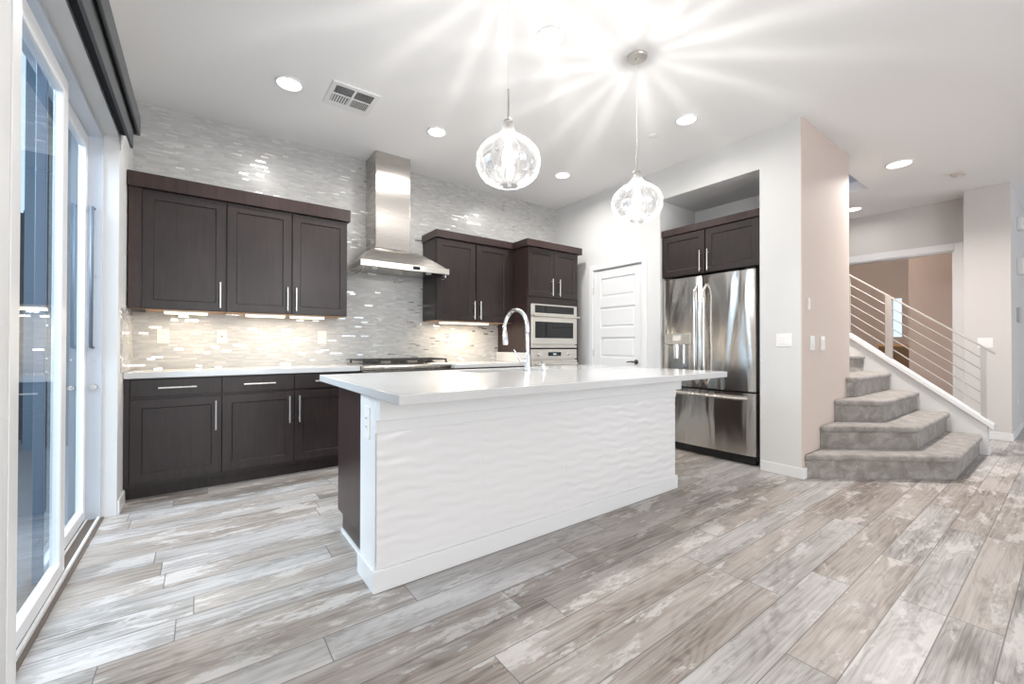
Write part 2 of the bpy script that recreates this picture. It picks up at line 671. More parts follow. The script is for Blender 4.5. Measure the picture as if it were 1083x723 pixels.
mb = MB()   # ceiling, open over the stairs
SX0, SX1, SY0, SY1 = 5.27, 6.58, 1.55, 4.55
for a, b in (((-0.7, -4.6), (SX0, 4.7)), ((SX0, -4.6), (SX1, SY0)), ((SX1, -4.6), (12.2, 4.7)), ((SX0, SY1), (SX1, 4.7))):
    mb.box((a[0], a[1], H), (b[0], b[1], H + 0.12))
struct(mb.build('ceiling', M['ceiling']))

# stairwell shaft above the ceiling
mb = MB()
mb.box((SX0 - 0.1, SY0 - 0.1, H + 0.121), (SX0, SY1 + 0.1, 5.6)).box((SX1, SY0 - 0.1, H + 0.121), (SX1 + 0.1, SY1 + 0.1, 5.6))
mb.box((SX0, SY0 - 0.1, H + 0.121), (SX1, SY0, 5.6)).box((SX0, SY1, H + 0.121), (SX1, SY1 + 0.1, 5.6)).box((SX0 - 0.1, SY0 - 0.1, 5.6), (SX1 + 0.1, SY1 + 0.1, 5.7))
struct(mb.build('wall_stairwell', plain('shaft_paint', (0.52, 0.56, 0.62), 0.8)))

sbox('wall_back', (-0.70, YB, 0), (XW + 0.2, YB + 0.12, H), M['mosaic'])

mb = MB()   # left wall around the sliding door
DY0, DY1, DZ = 1.88, 3.76, 2.48
mb.box((-0.62, -4.6, 0), (XL, DY0, H)).box((-0.62, DY1, 0), (XL, YB, H)).box((-0.62, DY0, DZ), (XL, DY1, H))
struct(mb.build('wall_left', M['wall']))
sbox('wall_tile_return', (XL, 3.86, 0.925), (XL + 0.008, YB, 1.36), M['mosaic_return'])

mb = MB()   # wall with pantry door and refrigerator niche
NY0, NY1, NZ, NX = 1.727, 2.755, 2.715, 4.76
PD0, PD1, PDZ = 2.985, 3.735, 2.075
mb.box((XW, NY1, 0), (XW + 0.12, PD0, H)).box((XW, PD1, 0), (XW + 0.12, YB, H)).box((XW, PD0, PDZ), (XW + 0.12, PD1, H))
mb.box((XW, NY0, NZ), (NX, NY1, H)).box((XW + 0.12, NY1, 0), (NX, NY1 + 0.1, H)).box((NX, NY0 - 0.1, 0), (NX + 0.1, NY1 + 0.1, H))
mb.box((XW, 1.402, 0), (NX, NY0, H))
struct(mb.build('wall_right', M['wall']))
mb = MB()
mb.box((XW + 0.002, 1.395, 0), (5.27, 1.402, H)).box((NX, 1.402, 0), (5.27, NY0 - 0.1, H))
struct(mb.build('wall_stair_end', M['beige']))
sbox('wall_stair_side', (5.15, NY0 - 0.1, 0), (5.27, 4.55, H), M['beige'])
sbox('wall_stair_back', (5.15, 4.55, 0), (12.2, 4.65, H), M['hall'])

# hall walls
mb = MB()
DO0, DO1, DOZ = 0.995, 2.25, 2.375
mb.box((XH, 0.49, 0), (XD, 0.87, H)).box((XD, 0.49, 0), (XD + 0.12, DO0, H)).box((XD, DO1, 0), (XD + 0.12, 4.55, H)).box((XD, DO0, DOZ), (XD + 0.12, DO1, H))
struct(mb.build('wall_hall', M['hall']))
sbox('wall_entry', (XD + 0.12, 0.49, 0), (XE, 0.60, H), M['hall'])
sbox('wall_far', (XE, -4.6, 0), (XE + 0.1, 0.60, H), plain('entry_paint', (0.62, 0.62, 0.62), 0.7))
# den behind the cased opening
mb = MB()
WX = 11.6
mb.box((WX, 0.6, 0), (WX + 0.1, 2.20, H)).box((WX, 2.35, 0), (WX + 0.1, 4.55, H)).box((WX, 2.20, 0), (WX + 0.1, 2.35, 1.30)).box((WX, 2.20, 2.10), (WX + 0.1, 2.35, H))
mb.box((XD + 0.9, 0.602, 0), (XD + 1.0, 1.60, H))
struct(mb.build('wall_den', M['den']))
sbox('window_1', (WX + 0.02, 2.18, 1.28), (WX + 0.05, 2.37, 2.12), M['glass'])

# rear wall of the great room with tall windows
mb = MB()
mb.box((-0.62, -4.6, 0), (-0.1, -4.45, H)).box((4.9, -4.6, 0), (8.4, -4.45, H)).box((-0.1, -4.6, 2.6), (4.9, -4.45, H)).box((8.4, -4.6, 2.6), (12.2, -4.45, H)).box((-0.1, -4.6, 0), (4.9, -4.45, 0.3)).box((2.3, -4.6, 0.3), (2.5, -4.45, 2.6))
struct(mb.build('wall_rear', M['wall']))

# baseboards
BB = 0.09
mb = MB()
mb.box((XW - 0.014, 1.381, 0), (XW, NY0 - 0.004, BB)).box((XW, 1.381, 0), (XW + 0.06, 1.395, BB))
struct(mb.build('baseboard_right', M['trim'], bevel=0.003))
sbox('baseboard_left', (XL, DY1 + 0.005, 0), (XL + 0.013, 4.02, BB), M['trim'], 0.003)
mb = MB()
mb.box((XH - 0.014, 0.476, 0), (XH, 0.87, BB)).box((XH, 0.476, 0), (XE, 0.49, BB)).box((XE - 0.014, -4.4, 0), (XE, 0.476, BB))
struct(mb.build('baseboard_hall', M['trim'], bevel=0.003))

sbox('trim_2', (XL, 1.808, 0), (XL + 0.004, DY0, DZ), M['trim'], 0.001)
# casing of the hall opening + open den door leaf hinges
CW = 0.095
mb = MB()
mb.box((XD - 0.018, DO0 - CW, 0), (XD, DO0, DOZ + CW)).box((XD - 0.018, DO0, DOZ), (XD, DO1 + CW, DOZ + CW)).box((XD - 0.018, DO1, 0), (XD, DO1 + CW, DOZ))
mb.box((XD, DO0 - 0.001, 0), (XD + 0.12, DO0 + 0.018, DOZ)).box((XD, DO0, DOZ - 0.018), (XD + 0.12, DO1, DOZ + 0.001))
c3 = struct(mb.build('door_3', M['trim'], bevel=0.003))
for z in (0.69, 1.43, 2.13):
    MB().box((XD + 0.03, DO0 + 0.018, z - 0.05), (XD + 0.06, DO0 + 0.024, z + 0.05)).build('hinge', M['nickel'], c3)
# things glimpsed in the den
t = thing('tall_cabinet', 'brown wooden cabinet below the small window beyond the stairs', 'cabinet', (11.3, 2.2, 0))
MB().box((11.05, 1.95, 0.05), (11.55, 2.45, 1.10)).build('body', plain('walnut', (0.22, 0.12, 0.06), 0.5), t, bevel=0.004)
MB().box((11.03, 1.93, 1.10), (11.57, 2.47, 1.14)).build('top', plain('honey_wood', (0.62, 0.36, 0.16), 0.4), t, bevel=0.004)
MB().box((11.07, 1.97, 0.0), (11.53, 2.43, 0.05)).build('plinth', M['black'], t)
MB().box((11.038, 1.97, 0.08), (11.05, 2.195, 1.07)).box((11.038, 2.205, 0.08), (11.05, 2.43, 1.07)).build('door', plain('walnut_door', (0.20, 0.11, 0.055), 0.5), t)
dl = bpy.data.lights.new('den_fill', 'POINT')  # added warm fill for the den walls, no fixture there
dl.energy = 42
dl.color = (1.0, 0.88, 0.78)
dl.shadow_soft_size = 0.15
dlo = bpy.data.objects.new('den_fill', dl)
COL.objects.link(dlo)
dlo.location = (8.55, 2.75, 2.55)
area('stairwell_fill', (5.95, 3.4, 5.5), (0, -0.25, -1), 0.9, 0.9, 22, (0.80, 0.89, 1.0))  # added cool fill inside the shaft, which has no window

# ------------------------------------------------------------------ sliding glass door
d1 = struct(bpy.data.objects.new('door_1', None))
COL.objects.link(d1)
d1.location = (-0.55, 2.8, 0)
mb = MB()
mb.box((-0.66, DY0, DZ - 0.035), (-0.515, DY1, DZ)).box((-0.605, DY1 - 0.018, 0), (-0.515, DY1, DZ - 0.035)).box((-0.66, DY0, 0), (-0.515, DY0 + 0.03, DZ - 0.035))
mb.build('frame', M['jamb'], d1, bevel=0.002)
MB().box((-0.66, DY1 - 0.018, 0), (-0.6055, DY1, DZ - 0.036)).build('outer_frame', plain('jamb_vinyl_shaded', (0.10, 0.125, 0.15), 0.5), d1)  # outer jamb coloured darker to subdue the patio light on it
mb = MB()
mb.box((-0.66, DY0, 0), (-0.50, DY1, 0.006))
mb.build('track', M['track'], d1)
mb = MB()
mb.box((-0.528, DY0, 0), (-0.515, DY1 - 0.018, 0.022)).box((-0.582, DY0, 0.006), (-0.572, DY1 - 0.018, 0.016))
mb.build('track_rail', M['vinyl'], d1, bevel=0.002)


def slider(x, y0, y1, z0, z1, st, st0):
    p = MB()
    p.box((x - 0.018, y1 - st, z0), (x + 0.018, y1, z1))
    p.box((x - 0.018, y0 + st0, z0), (x + 0.018, y1 - st, z0 + 0.065)).box((x - 0.018, y0 + st0, z1 - 0.085), (x + 0.018, y1 - st, z1))
    pan = p.build('panel', M['vinyl'], d1, bevel=0.004)
    MB().box((x - 0.018, y0, z0), (x + 0.018, y0 + st0, z1)).build('interlock_stile', M['pullhandle'] if st0 < 0.05 else M['vinyl'], pan, bevel=0.003)
    MB().box((x - 0.004, y0 + st0 - 0.005, z0 + 0.06), (x + 0.004, y1 - st + 0.005, z1 - 0.08)).build('glass', M['glass'], pan)
    return pan


slider(-0.548, 1.885, 2.95, 0.017, 2.40, 0.085, 0.085)
slider(-0.602, 2.86, 3.741, 0.017, 2.44, 0.05, 0.022)
# pull handle and lock on the jamb
MB().tube([(-0.557, 3.742, 1.985), (-0.557, 3.69, 1.985), (-0.557, 3.69, 1.10), (-0.557, 3.742, 1.10)], 0.010, 10).build('pull_handle', M['pullhandle'], d1, smooth=True)
MB().tube([(-0.548, 3.742, 0.847), (-0.548, 3.722, 0.847)], [0.019, 0.016], 14).tube([(-0.548, 3.722, 0.847), (-0.548, 3.712, 0.847)], 0.008, 10).build('lock', M['nickel'], d1, smooth='auto')
MB().tube([(-0.545, 3.742, 1.02), (-0.545, 3.735, 1.02)], 0.006, 8).tube([(-0.545, 3.742, 1.55), (-0.545, 3.735, 1.55)], 0.006, 8).build('screw', M['nickel'], d1, smooth='auto')

# blind cassette over the door: three stacked profiles
vb = thing('roller_blind_valance', 'long charcoal blind cassette above the sliding glass door', 'blind', (-0.38, 2.3, 2.5))
MB().box((-0.362, 0.9, 2.555), (-0.345, 3.86, 2.685)).box((-0.44, 3.845, 2.555), (-0.345, 3.86, 2.685)).build('fascia', M['valance'], vb, bevel=0.006)
MB().box((-0.392, 0.9, 2.44), (-0.376, 3.80, 2.68)).build('fabric_panel', M['valance'], vb, bevel=0.003)
MB().box((-0.437, 0.9, 2.50), (-0.398, 3.76, 2.68)).build('head_rail', M['valance_dark'], vb)

# outside
sbox('ground', (-9, -6, -0.16), (-0.66, 16, -0.06), M['patio'])
nb = thing('neighbour_house', 'slate blue house wall seen through the sliding glass door', 'house', (0.5, 7.5, -0.06))
MB().box((-1.52, 7.0, -0.06), (3.0, 8.2, 6.0)).build('wall', M['siding'], nb)
MB().box((-1.58, 6.94, -0.06), (-1.46, 7.06, 6.0)).build('corner_board', plain('blue_trim', (0.10, 0.15, 0.2), 0.6), nb)
mb = MB()
for i in range(14):
    mb.box((-6.0, 7.4 + 0.006 * (i % 2), 0.0 + i * 0.19), (-1.60, 7.424 + 0.006 * (i % 2), 0.195 + i * 0.19))
for x in (-5.9, -4.4, -3.0, -1.7):
    mb.box((x, 7.43, -0.06), (x + 0.09, 7.52, 2.7))
tag(mb.build('board_fence', M['fence']), 'grey board fence beyond the sliding glass door', 'fence')

# ------------------------------------------------------------------ pantry door
d2 = struct(bpy.data.objects.new('door_2', None))
COL.objects.link(d2)
d2.location = (XW, 3.36, 0)
mb = MB()
cw = 0.062
mb.box((XW - 0.016, PD0 - cw, 0), (XW, PD0, PDZ + cw)).box((XW - 0.016, PD1, 0), (XW, PD1 + cw, PDZ + cw)).box((XW - 0.016, PD0, PDZ), (XW, PD1, PDZ + cw))
mb.box((XW, PD0, PDZ - 0.006), (XW + 0.10, PD1, PDZ + 0.0)).box((XW, PD0, 0), (XW + 0.1, PD0 + 0.006, PDZ)).box((XW, PD1 - 0.006, 0), (XW + 0.1, PD1, PDZ))
mb.build('casing', M['trim'], d2, bevel=0.003)
mp = SIDE(XW + 0.052)
leaf = MB(mp)
L0, L1, LT = PD0 + 0.010, PD1 - 0.010, 2.058
pan = [(0.10, 0.31), (0.46, 0.60), (0.97, 1.215), (1.335, 1.59), (1.715, 1.955)]
pan = [(0.14, 0.47), (0.59, 0.85), (0.965, 1.215), (1.335, 1.592), (1.715, 1.955)]
pa, pb = L0 + 0.10, L1 - 0.10
# slab with five recessed panels
leaf.box((L0, 0, 0.008), (L1, 0.030, LT))
leaf.build('leaf_core', M['trim'], d2)
fr = MB(mp)
zs = [0.008]
for a, b in pan:
    zs += [a, b]
zs.append(LT)
fr.box((L0, 0.030, 0.008), (pa, 0.042, LT)).box((pb, 0.030, 0.008), (L1, 0.042, LT))
for i in range(0, len(zs), 2):
    fr.box((pa, 0.030, zs[i]), (pb, 0.042, zs[i + 1]))
for a, b in pan:
    fr.loft([[(pa + 0.02, 0.030, a + 0.02), (pb - 0.02, 0.030, a + 0.02), (pb - 0.02, 0.030, b - 0.02), (pa + 0.02, 0.030, b - 0.02)],
             [(pa + 0.035, 0.037, a + 0.035), (pb - 0.035, 0.037, a + 0.035), (pb - 0.035, 0.037, b - 0.035), (pa + 0.035, 0.037, b - 0.035)]])
fr.build('leaf_panelling', M['trim'], d2, bevel=0.002)
for z in (0.25, 1.02, 1.81):
    MB().tube([(XW - 0.004, PD1 - 0.004, z - 0.045), (XW - 0.004, PD1 - 0.004, z + 0.045)], 0.007, 8).build('hinge', M['nickel'], d2, smooth='auto')
hd = MB()
hx, hy, hz = XW + 0.010, 3.075, 0.925
hd.tube([(hx, hy, hz), (hx - 0.012, hy, hz)], 0.027, 20).tube([(hx - 0.012, hy, hz), (hx - 0.045, hy, hz)], 0.010, 12)
hd.tube([(hx - 0.045, hy - 0.006, hz), (hx - 0.047, hy + 0.05, hz + 0.003), (hx - 0.043, hy + 0.105, hz - 0.004)], [0.010, 0.008, 0.006], 12)
hd.build('lever_handle', plain('dark_nickel', (0.25, 0.24, 0.23), 0.2, 1.0), d2, smooth='auto')

# ------------------------------------------------------------------ cabinet kit


def pull(mb, u, z0, z1, d0, vertical=True, off=0.032, r=0.0055):
    if vertical:
        mb.tube([(u, d0 + off, z0), (u, d0 + off, z1)], r, 10)
        for z in (z0 + 0.03, z1 - 0.03):
            mb.tube([(u, d0 - 0.001, z), (u, d0 + off, z)], r * 0.85, 8)
    else:
        z = z0
        a, b = u
        mb.tube([(a, d0 + off, z), (b, d0 + off, z)], r, 10)
        for q in (a + 0.03, b - 0.03):
            mb.tube([(q, d0 - 0.001, z), (q, d0 + off, z)], r * 0.85, 8)
    return mb


def door_part(mp, u0, u1, z0, z1, parent, hu=None, hz=None, name='door', hr=0.0055):
    d = MB(mp).shaker(u0, u1, z0, z1).build(name, M['wood'], parent, bevel=0.0012)
    if hu is not None:
        pull(MB(mp), hu, hz[0], hz[1], 0.02, r=hr).build('handle', M['pull'], d, smooth='auto')
    return d


# ------------------------------------------------------------------ left base run
BF = 4.00     # base front plane
TOE = 4.085


def base_unit(x0, x1, label, handle_right=True, filler=0.0, toe_left=True):
    t = thing('base_cabinet', label, 'cabinet', ((x0 + x1) / 2, (BF + YB) / 2, 0), 'lower cabinets on the tiled wall')
    mb = MB()
    mb.box((x0, BF + 0.02, 0.10), (x1, YB - 0.002, 0.875))
    mb.build('body', M['wood'], t, bevel=0.001)
    MB().box((x0, TOE, 0), (x1, YB - 0.01, 0.10)).build('toe_kick', M['wood'], t)
    mp = FRONT(BF + 0.02)
    if filler:
        MB(mp).box((x0, 0, 0.10), (x0 + filler - 0.003, 0.012, 0.872)).build('filler_strip', M['wood'], t)
    a, b = x0 + filler + 0.003, x1 - 0.003
    dr = MB(mp).box((a, 0, 0.742), (b, 0.02, 0.862)).build('drawer', M['wood'], t, bevel=0.002)
    m = (a + b) / 2
    pull(MB(mp), (m - 0.112, m + 0.112), 0.803, 0, 0.02, vertical=False, r=0.0065).build('handle', M['pull'], dr, smooth='auto')
    hu = b - 0.035 if handle_right else a + 0.035
    door_part(mp, a, b, 0.128, 0.720, t, hu, (0.459, 0.686), hr=0.0065)
    return t


base_unit(XL + 0.002, 0.133, 'dark base cabinet next to the sliding door, leftmost of the lower run', True, 0.032)
base_unit(0.133, 0.643, 'middle dark base cabinet between the sliding door and the range', True)
base_unit(0.643, 1.188, 'dark base cabinet partly hidden by the island, left of the range', False)

# base cabinet right of the range
t = thing('base_cabinet', 'dark base cabinet right of the range, mostly behind the island', 'cabinet', (2.6, 4.2, 0), 'lower cabinets on the tiled wall')
MB().box((2.115, 3.88, 0.10), (3.055, YB - 0.002, 0.875)).build('body', M['wood'], t)
MB().box((2.115, 3.95, 0), (3.055, YB - 0.01, 0.10)).build('toe_kick', M['wood'], t)
for a, b, h in ((2.12, 2.583, 2.545), (2.587, 3.05, 2.625)):
    dr = MB(FRONT(3.88)).box((a, 0, 0.742), (b, 0.02, 0.862)).build('drawer', M['wood'], t, bevel=0.002)
    m = (a + b) / 2
    pull(MB(FRONT(3.88)), (m - 0.11, m + 0.11), 0.803, 0, 0.02, vertical=False).build('handle', M['pull'], dr, smooth='auto')
    door_part(FRONT(3.88), a, b, 0.128, 0.720, t, h, (0.459, 0.686))

# worktops
wt = tag(MB().box((XL + 0.002, BF - 0.022, 0.876), (1.190, YB - 0.002, 0.920)).build('countertop', M['quartz'], bevel=0.003),
         'white quartz worktop on the left lower cabinets beside the sliding door', 'worktop')
wr = thing('countertop', 'short white quartz worktop between the range and the oven tower', 'worktop', (2.6, 4.2, 0.876))
MB().box((2.112, 3.855, 0.876), (3.055, YB - 0.002, 0.916)).build('slab', M['quartz'], wr, bevel=0.003)
MB().box((3.036, 3.87, 0.9165), (3.056, YB - 0.002, 1.03)).build('side_splash', M['quartz'], wr, bevel=0.002)

# ------------------------------------------------------------------ upper cabinets
UF = 4.10
UZ0, UZ1 = 1.385, 2.285


def upper(x0, x1, label, doors, filler=0.0, endr=0.0):
    t = thing('wall_cabinet', label, 'cabinet', ((x0 + x1) / 2, 4.27, UZ0), 'dark upper cabinets')
    MB().box((x0, UF + 0.02, UZ0), (x1, YB - 0.002, UZ1)).build('body', M['wood'], t, bevel=0.001)
    MB().box((x0 + 0.004, UF + 0.03, UZ0 - 0.004), (x1 - 0.004, YB - 0.004, UZ0 - 0.0005)).build('bottom_panel', M['tan'], t)
    mp = FRONT(UF + 0.02)
    if filler:
        MB(mp).box((x0, 0, UZ0), (x0 + filler - 0.003, 0.010, UZ1)).build('filler_strip', M['woodside'], t)
    if endr:
        MB(mp).box((x1 - endr + 0.003, 0, UZ0), (x1, 0.014, UZ1)).build('filler_strip', M['wood'], t)
    for a, b, hu in doors:
        door_part(mp, a, b, UZ0 + 0.004, 2.262, t, hu, (1.41, 1.615))
    return t


upper(XL + 0.010, 0.160, 'dark upper cabinet nearest the sliding door, widest of the left three', [(-0.352, 0.154, 0.121)], 0.078)
upper(0.160, 0.634, 'middle dark upper cabinet of the three left of the hood', [(0.166, 0.629, 0.600)])
upper(0.634, 1.104, 'dark upper cabinet directly left of the steel range hood', [(0.640, 1.099, 0.668)])
upper(2.022, 3.058, 'dark two-door upper cabinet between the range hood and the oven tower', [(2.027, 2.508, 2.487), (2.527, 2.972, 2.567)], 0, 0.086)

tag(MB().box((XL + 0.004, UF - 0.030, 2.270), (1.122, YB - 0.002, 2.378)).build('crown_moulding', M['woodside'], bevel=0.003),
    'dark flat crown strip along the top of the three left upper cabinets', 'moulding')
mb = MB()
mb.prism([(2.008, YB - 0.002), (2.008, UF - 0.022), (3.026, UF - 0.022), (3.026, 3.80), (3.925, 3.80), (3.925, YB - 0.002)], 'z', 2.275, 2.356)
tag(mb.build('crown_moulding', M['woodside'], bevel=0.003), 'dark stepped crown strip over the oven tower and its neighbouring upper cabinet', 'moulding')

# under-cabinet lights
for i, (xa, xb, lab) in enumerate(((-0.235, 0.045, 'glowing under-cabinet light bar nearest the sliding door'),
                                   (0.30, 0.600, 'glowing under-cabinet light bar under the middle left upper cabinet'),
                                   (0.640, 0.925, 'glowing under-cabinet light bar just left of the range hood'),
                                   (2.13, 2.75, 'glowing under-cabinet light bar right of the range hood'))):
    y0 = 4.18
    t = thing('under_cabinet_light', lab, 'light', ((xa + xb) / 2, y0 + 0.04, UZ0 - 0.030), 'under-cabinet light bars')
    MB().box((xa, y0, UZ0 - 0.016), (xb, y0 + 0.085, UZ0 - 0.0045)).build('housing', M['plate'], t)
    MB().box((xa + 0.006, y0 + 0.006, UZ0 - 0.028), (xb - 0.006, y0 + 0.079, UZ0 - 0.0165)).build('diffuser', M['ledbar'], t)
    a = area('under_cabinet_glow', (0, 0, -0.004), (0, 0, -1), xb - xa, 0.07, (1.35 if 0.2 < xa < 1 else 2.0) * (xb - xa) / 0.3, (1.0, 0.84, 0.63))
    a.parent = t
bxj = tag(MB().box((-0.415, 4.15, UZ0 - 0.024), (-0.335, 4.22, UZ0 - 0.0045)).build('driver_box', plain('dark_grey', (0.06, 0.05, 0.045), 0.5), bevel=0.002),
          'small dark driver box under the leftmost upper cabinet', 'box')

# ------------------------------------------------------------------ range with cooktop
RX0, RX1, RF = 1.194, 2.108, 3.945
t = thing('range', 'stainless gas range with black grates below the steel hood', 'stove', ((RX0 + RX1) / 2, 4.2, 0))
MB().box((RX0, RF + 0.03, 0.10), (RX1, YB - 0.004, 0.875)).build('body', M['steel'], t, bevel=0.002)
MB().prism([(RF - 0.02, 0.885), (RF - 0.035, 0.905), (RF - 0.03, 0.925), (RF - 0.012, 0.935), (YB - 0.004, 0.935), (YB - 0.004, 0.876), (RF, 0.876)], 'x', RX0, RX1).build('cooktop', M['steel'], t, bevel=0.002)
MB().prism([(RF + 0.03, 0.76), (RF - 0.018, 0.77), (RF - 0.02, 0.876), (RF + 0.03, 0.876)], 'x', RX0, RX1).build('control_panel', M['steel'], t, bevel=0.002)
for i in range(6):
    xk = RX0 + 0.10 + i * 0.143
    kn = MB().tube([(xk, RF - 0.018, 0.82), (xk, RF - 0.026, 0.82)], 0.028, 20).tube([(xk, RF - 0.026, 0.82), (xk, RF - 0.06, 0.82)], [0.022, 0.019], 20)
    kn.build('knob', M['steel'], t, smooth='auto')
dr = MB().box((RX0 + 0.01, RF, 0.17), (RX1 - 0.01, RF + 0.03, 0.75)).build('oven_door', M['steel'], t, bevel=0.004)
MB().box((RX0 + 0.12, RF - 0.004, 0.28), (RX1 - 0.12, RF, 0.60)).build('window', M['blackglass'], dr)
MB().tube([(RX0 + 0.05, RF - 0.05, 0.69), (RX1 - 0.05, RF - 0.05, 0.69)], 0.012, 12).tube([(RX0 + 0.08, RF, 0.69), (RX0 + 0.08, RF - 0.05, 0.69)], 0.009, 8).tube([(RX1 - 0.08, RF, 0.69), (RX1 - 0.08, RF - 0.05, 0.69)], 0.009, 8).build('handle', M['steel'], dr, smooth='auto')
for x in (RX0 + 0.05, RX1 - 0.09):
    for y in (RF + 0.07, YB - 0.09):
        MB().box((x, y, 0), (x + 0.04, y + 0.04, 0.10)).build('leg', M['steel'], t)
for gi in range(3):
    ga, gb = RX0 + 0.02 + gi * 0.293, RX0 + 0.02 + gi * 0.293 + 0.288
    g = MB()
    gy0, gy1, gz = RF + 0.045, YB - 0.05, 0.975
    for yy in (gy0, gy1):
        g.box((ga, yy - 0.007, gz - 0.014), (gb, yy + 0.007, gz))
    for k in range(5):
        xx = ga + 0.007 + k * (gb - ga - 0.014) / 4
        g.box((xx - 0.006, gy0 + 0.007, gz - 0.012), (xx + 0.006, gy1 - 0.007, gz + 0.002))
    g.box((ga, (gy0 + gy1) / 2 - 0.006, gz - 0.013), (gb, (gy0 + gy1) / 2 + 0.006, gz + 0.001))
    for xx in (ga + 0.008, gb - 0.008):
        for yy in (gy0, gy1):
            g.box((xx - 0.008, yy - 0.008, 0.935), (xx + 0.008, yy + 0.008, gz - 0.012))
    gr = g.build('grate', M['iron'], t)
    for yy in (gy0 + 0.11, gy1 - 0.11):
        MB().lathe(((ga + gb) / 2, yy, 0.935), [(0.05, 0), (0.05, 0.012), (0.035, 0.014), (0.033, 0.024), (0.0, 0.025)], 20, cap=False).build('burner', M['iron'], t, smooth='auto')

# ------------------------------------------------------------------ hood
t = thing('range_hood', 'stainless chimney range hood mounted on the tiled wall', 'hood', (1.63, 4.2, 1.85))
HX0, HX1, HF, HZ0, HZ1 = 1.178, 2.094, 3.945, 1.855, 1.913
mb = MB()
mb.box((HX0, HF, HZ0), (HX1, HF + 0.012, HZ1)).box((HX0, HF + 0.012, HZ0), (HX0 + 0.012, YB - 0.003, HZ1)).box((HX1 - 0.012, HF + 0.012, HZ0), (HX1, YB - 0.003, HZ1)).box((HX0 + 0.012, HF + 0.012, HZ1 - 0.01), (HX1 - 0.012, YB - 0.003, HZ1))
lip = mb.build('rim', M['oven'], t, bevel=0.002)
rings = []
CX0, CX1, CF = 1.380, 1.745, 4.146
N = 10
for i in range(N + 1):
    s = i / N
    zz = HZ1 + 0.0005 + (2.085 - HZ1) * (1 - (1 - s) ** 1.35)
    e = s
    x0 = HX0 + 0.016 + (CX0 - HX0 - 0.016) * e
    x1 = HX1 - 0.016 + (CX1 - HX1 + 0.016) * e
    y0 = HF + 0.022 + (CF - HF - 0.022) * e
    rings.append([(x0, y0, zz), (x1, y0, zz), (x1, YB - 0.003, zz), (x0, YB - 0.003, zz)])
MB().loft(rings).build('canopy', M['steelv'], t, smooth='auto')
MB().box((CX0, CF, 2.0855), (CX1, YB - 0.003, H - 0.001)).build('chimney', M['steelv'], t, bevel=0.006)
MB().box((HX0 + 0.014, HF + 0.02, HZ0 + 0.012), (HX1 - 0.014, YB - 0.01, HZ0 + 0.03)).build('filter_panel', M['steel'], t)
MB().box((1.69, HF - 0.0015, 1.868), (1.765, HF - 0.0001, 1.900)).build('display', M['blackglass'], lip)
for xx in (1.545, 1.575, 1.605, 1.635, 1.665, 1.79, 1.82, 1.85, 1.88, 1.91):
    MB().tube([(xx, HF - 0.0001, 1.884), (xx, HF - 0.004, 1.884)], 0.006, 10).build('button', M['nickel'], lip, smooth='auto')
for xx in (1.35, 1.92):
    MB().tube([(xx, 4.08, HZ0 + 0.0119), (xx, 4.08, HZ0 + 0.004)], 0.03, 16).build('lamp', M['plate'], t, smooth='auto')
for xx in (HX0 + 0.03, HX1 - 0.03):
    MB().tube([(xx, 4.40, 1.815), (xx, HF + 0.05, 1.815), (xx, HF + 0.03, 1.825), (xx, HF + 0.03, HZ0 + 0.012)], 0.006, 8).build('rail', M['chrome'], t, smooth='auto')

# ------------------------------------------------------------------ oven tower
TX0, TX1, TF = 3.060, 3.890, 3.830
t = thing('oven_tower_cabinet', 'tall dark cabinet holding the built-in microwave and oven', 'cabinet', (3.475, 4.14, 0))
mb = MB()
mb.box((TX0, TF + 0.02, 0.0), (TX0 + 0.045, YB - 0.002, 2.275)).box((TX1 - 0.028, TF + 0.02, 0.0), (TX1, YB - 0.002, 2.275))
mb.box((TX0 + 0.045, TF + 0.02, 1.615), (TX1 - 0.028, YB - 0.002, 2.275)).box((TX0 + 0.045, TF + 0.02, 0.10), (TX1 - 0.028, YB - 0.002, 0.32)).box((TX0 + 0.045, YB - 0.03, 0.32), (TX1 - 0.028, YB - 0.002, 1.615))
mb.build('body', M['woodside'], t, bevel=0.001)
mp = FRONT(TF + 0.02)
MB(mp).box((TX0, 0, 1.612), (TX1, 0.006, 1.69)).box((TX0, 0, 0.10), (TX0 + 0.046, 0.006, 1.612)).box((TX1 - 0.029, 0, 0.10), (TX1, 0.006, 1.612)).build('face_frame', M['wood'], t)
door_part(mp, TX0 + 0.004, 3.465, 1.695, 2.268, t, 3.425, (1.713, 1.92))
door_part(mp, 3.470, TX1 - 0.026, 1.695, 2.268, t, 3.543, (1.713, 1.92))
MB(mp).box((TX0 + 0.05, 0, 0.125), (TX1 - 0.03, 0.02, 0.31)).build('drawer', M['wood'], t, bevel=0.002)
MB().box((TX0 + 0.01, TF + 0.09, 0.0), (TX1 - 0.01, TF + 0.10, 0.10)).build('toe_kick', M['wood'], t)

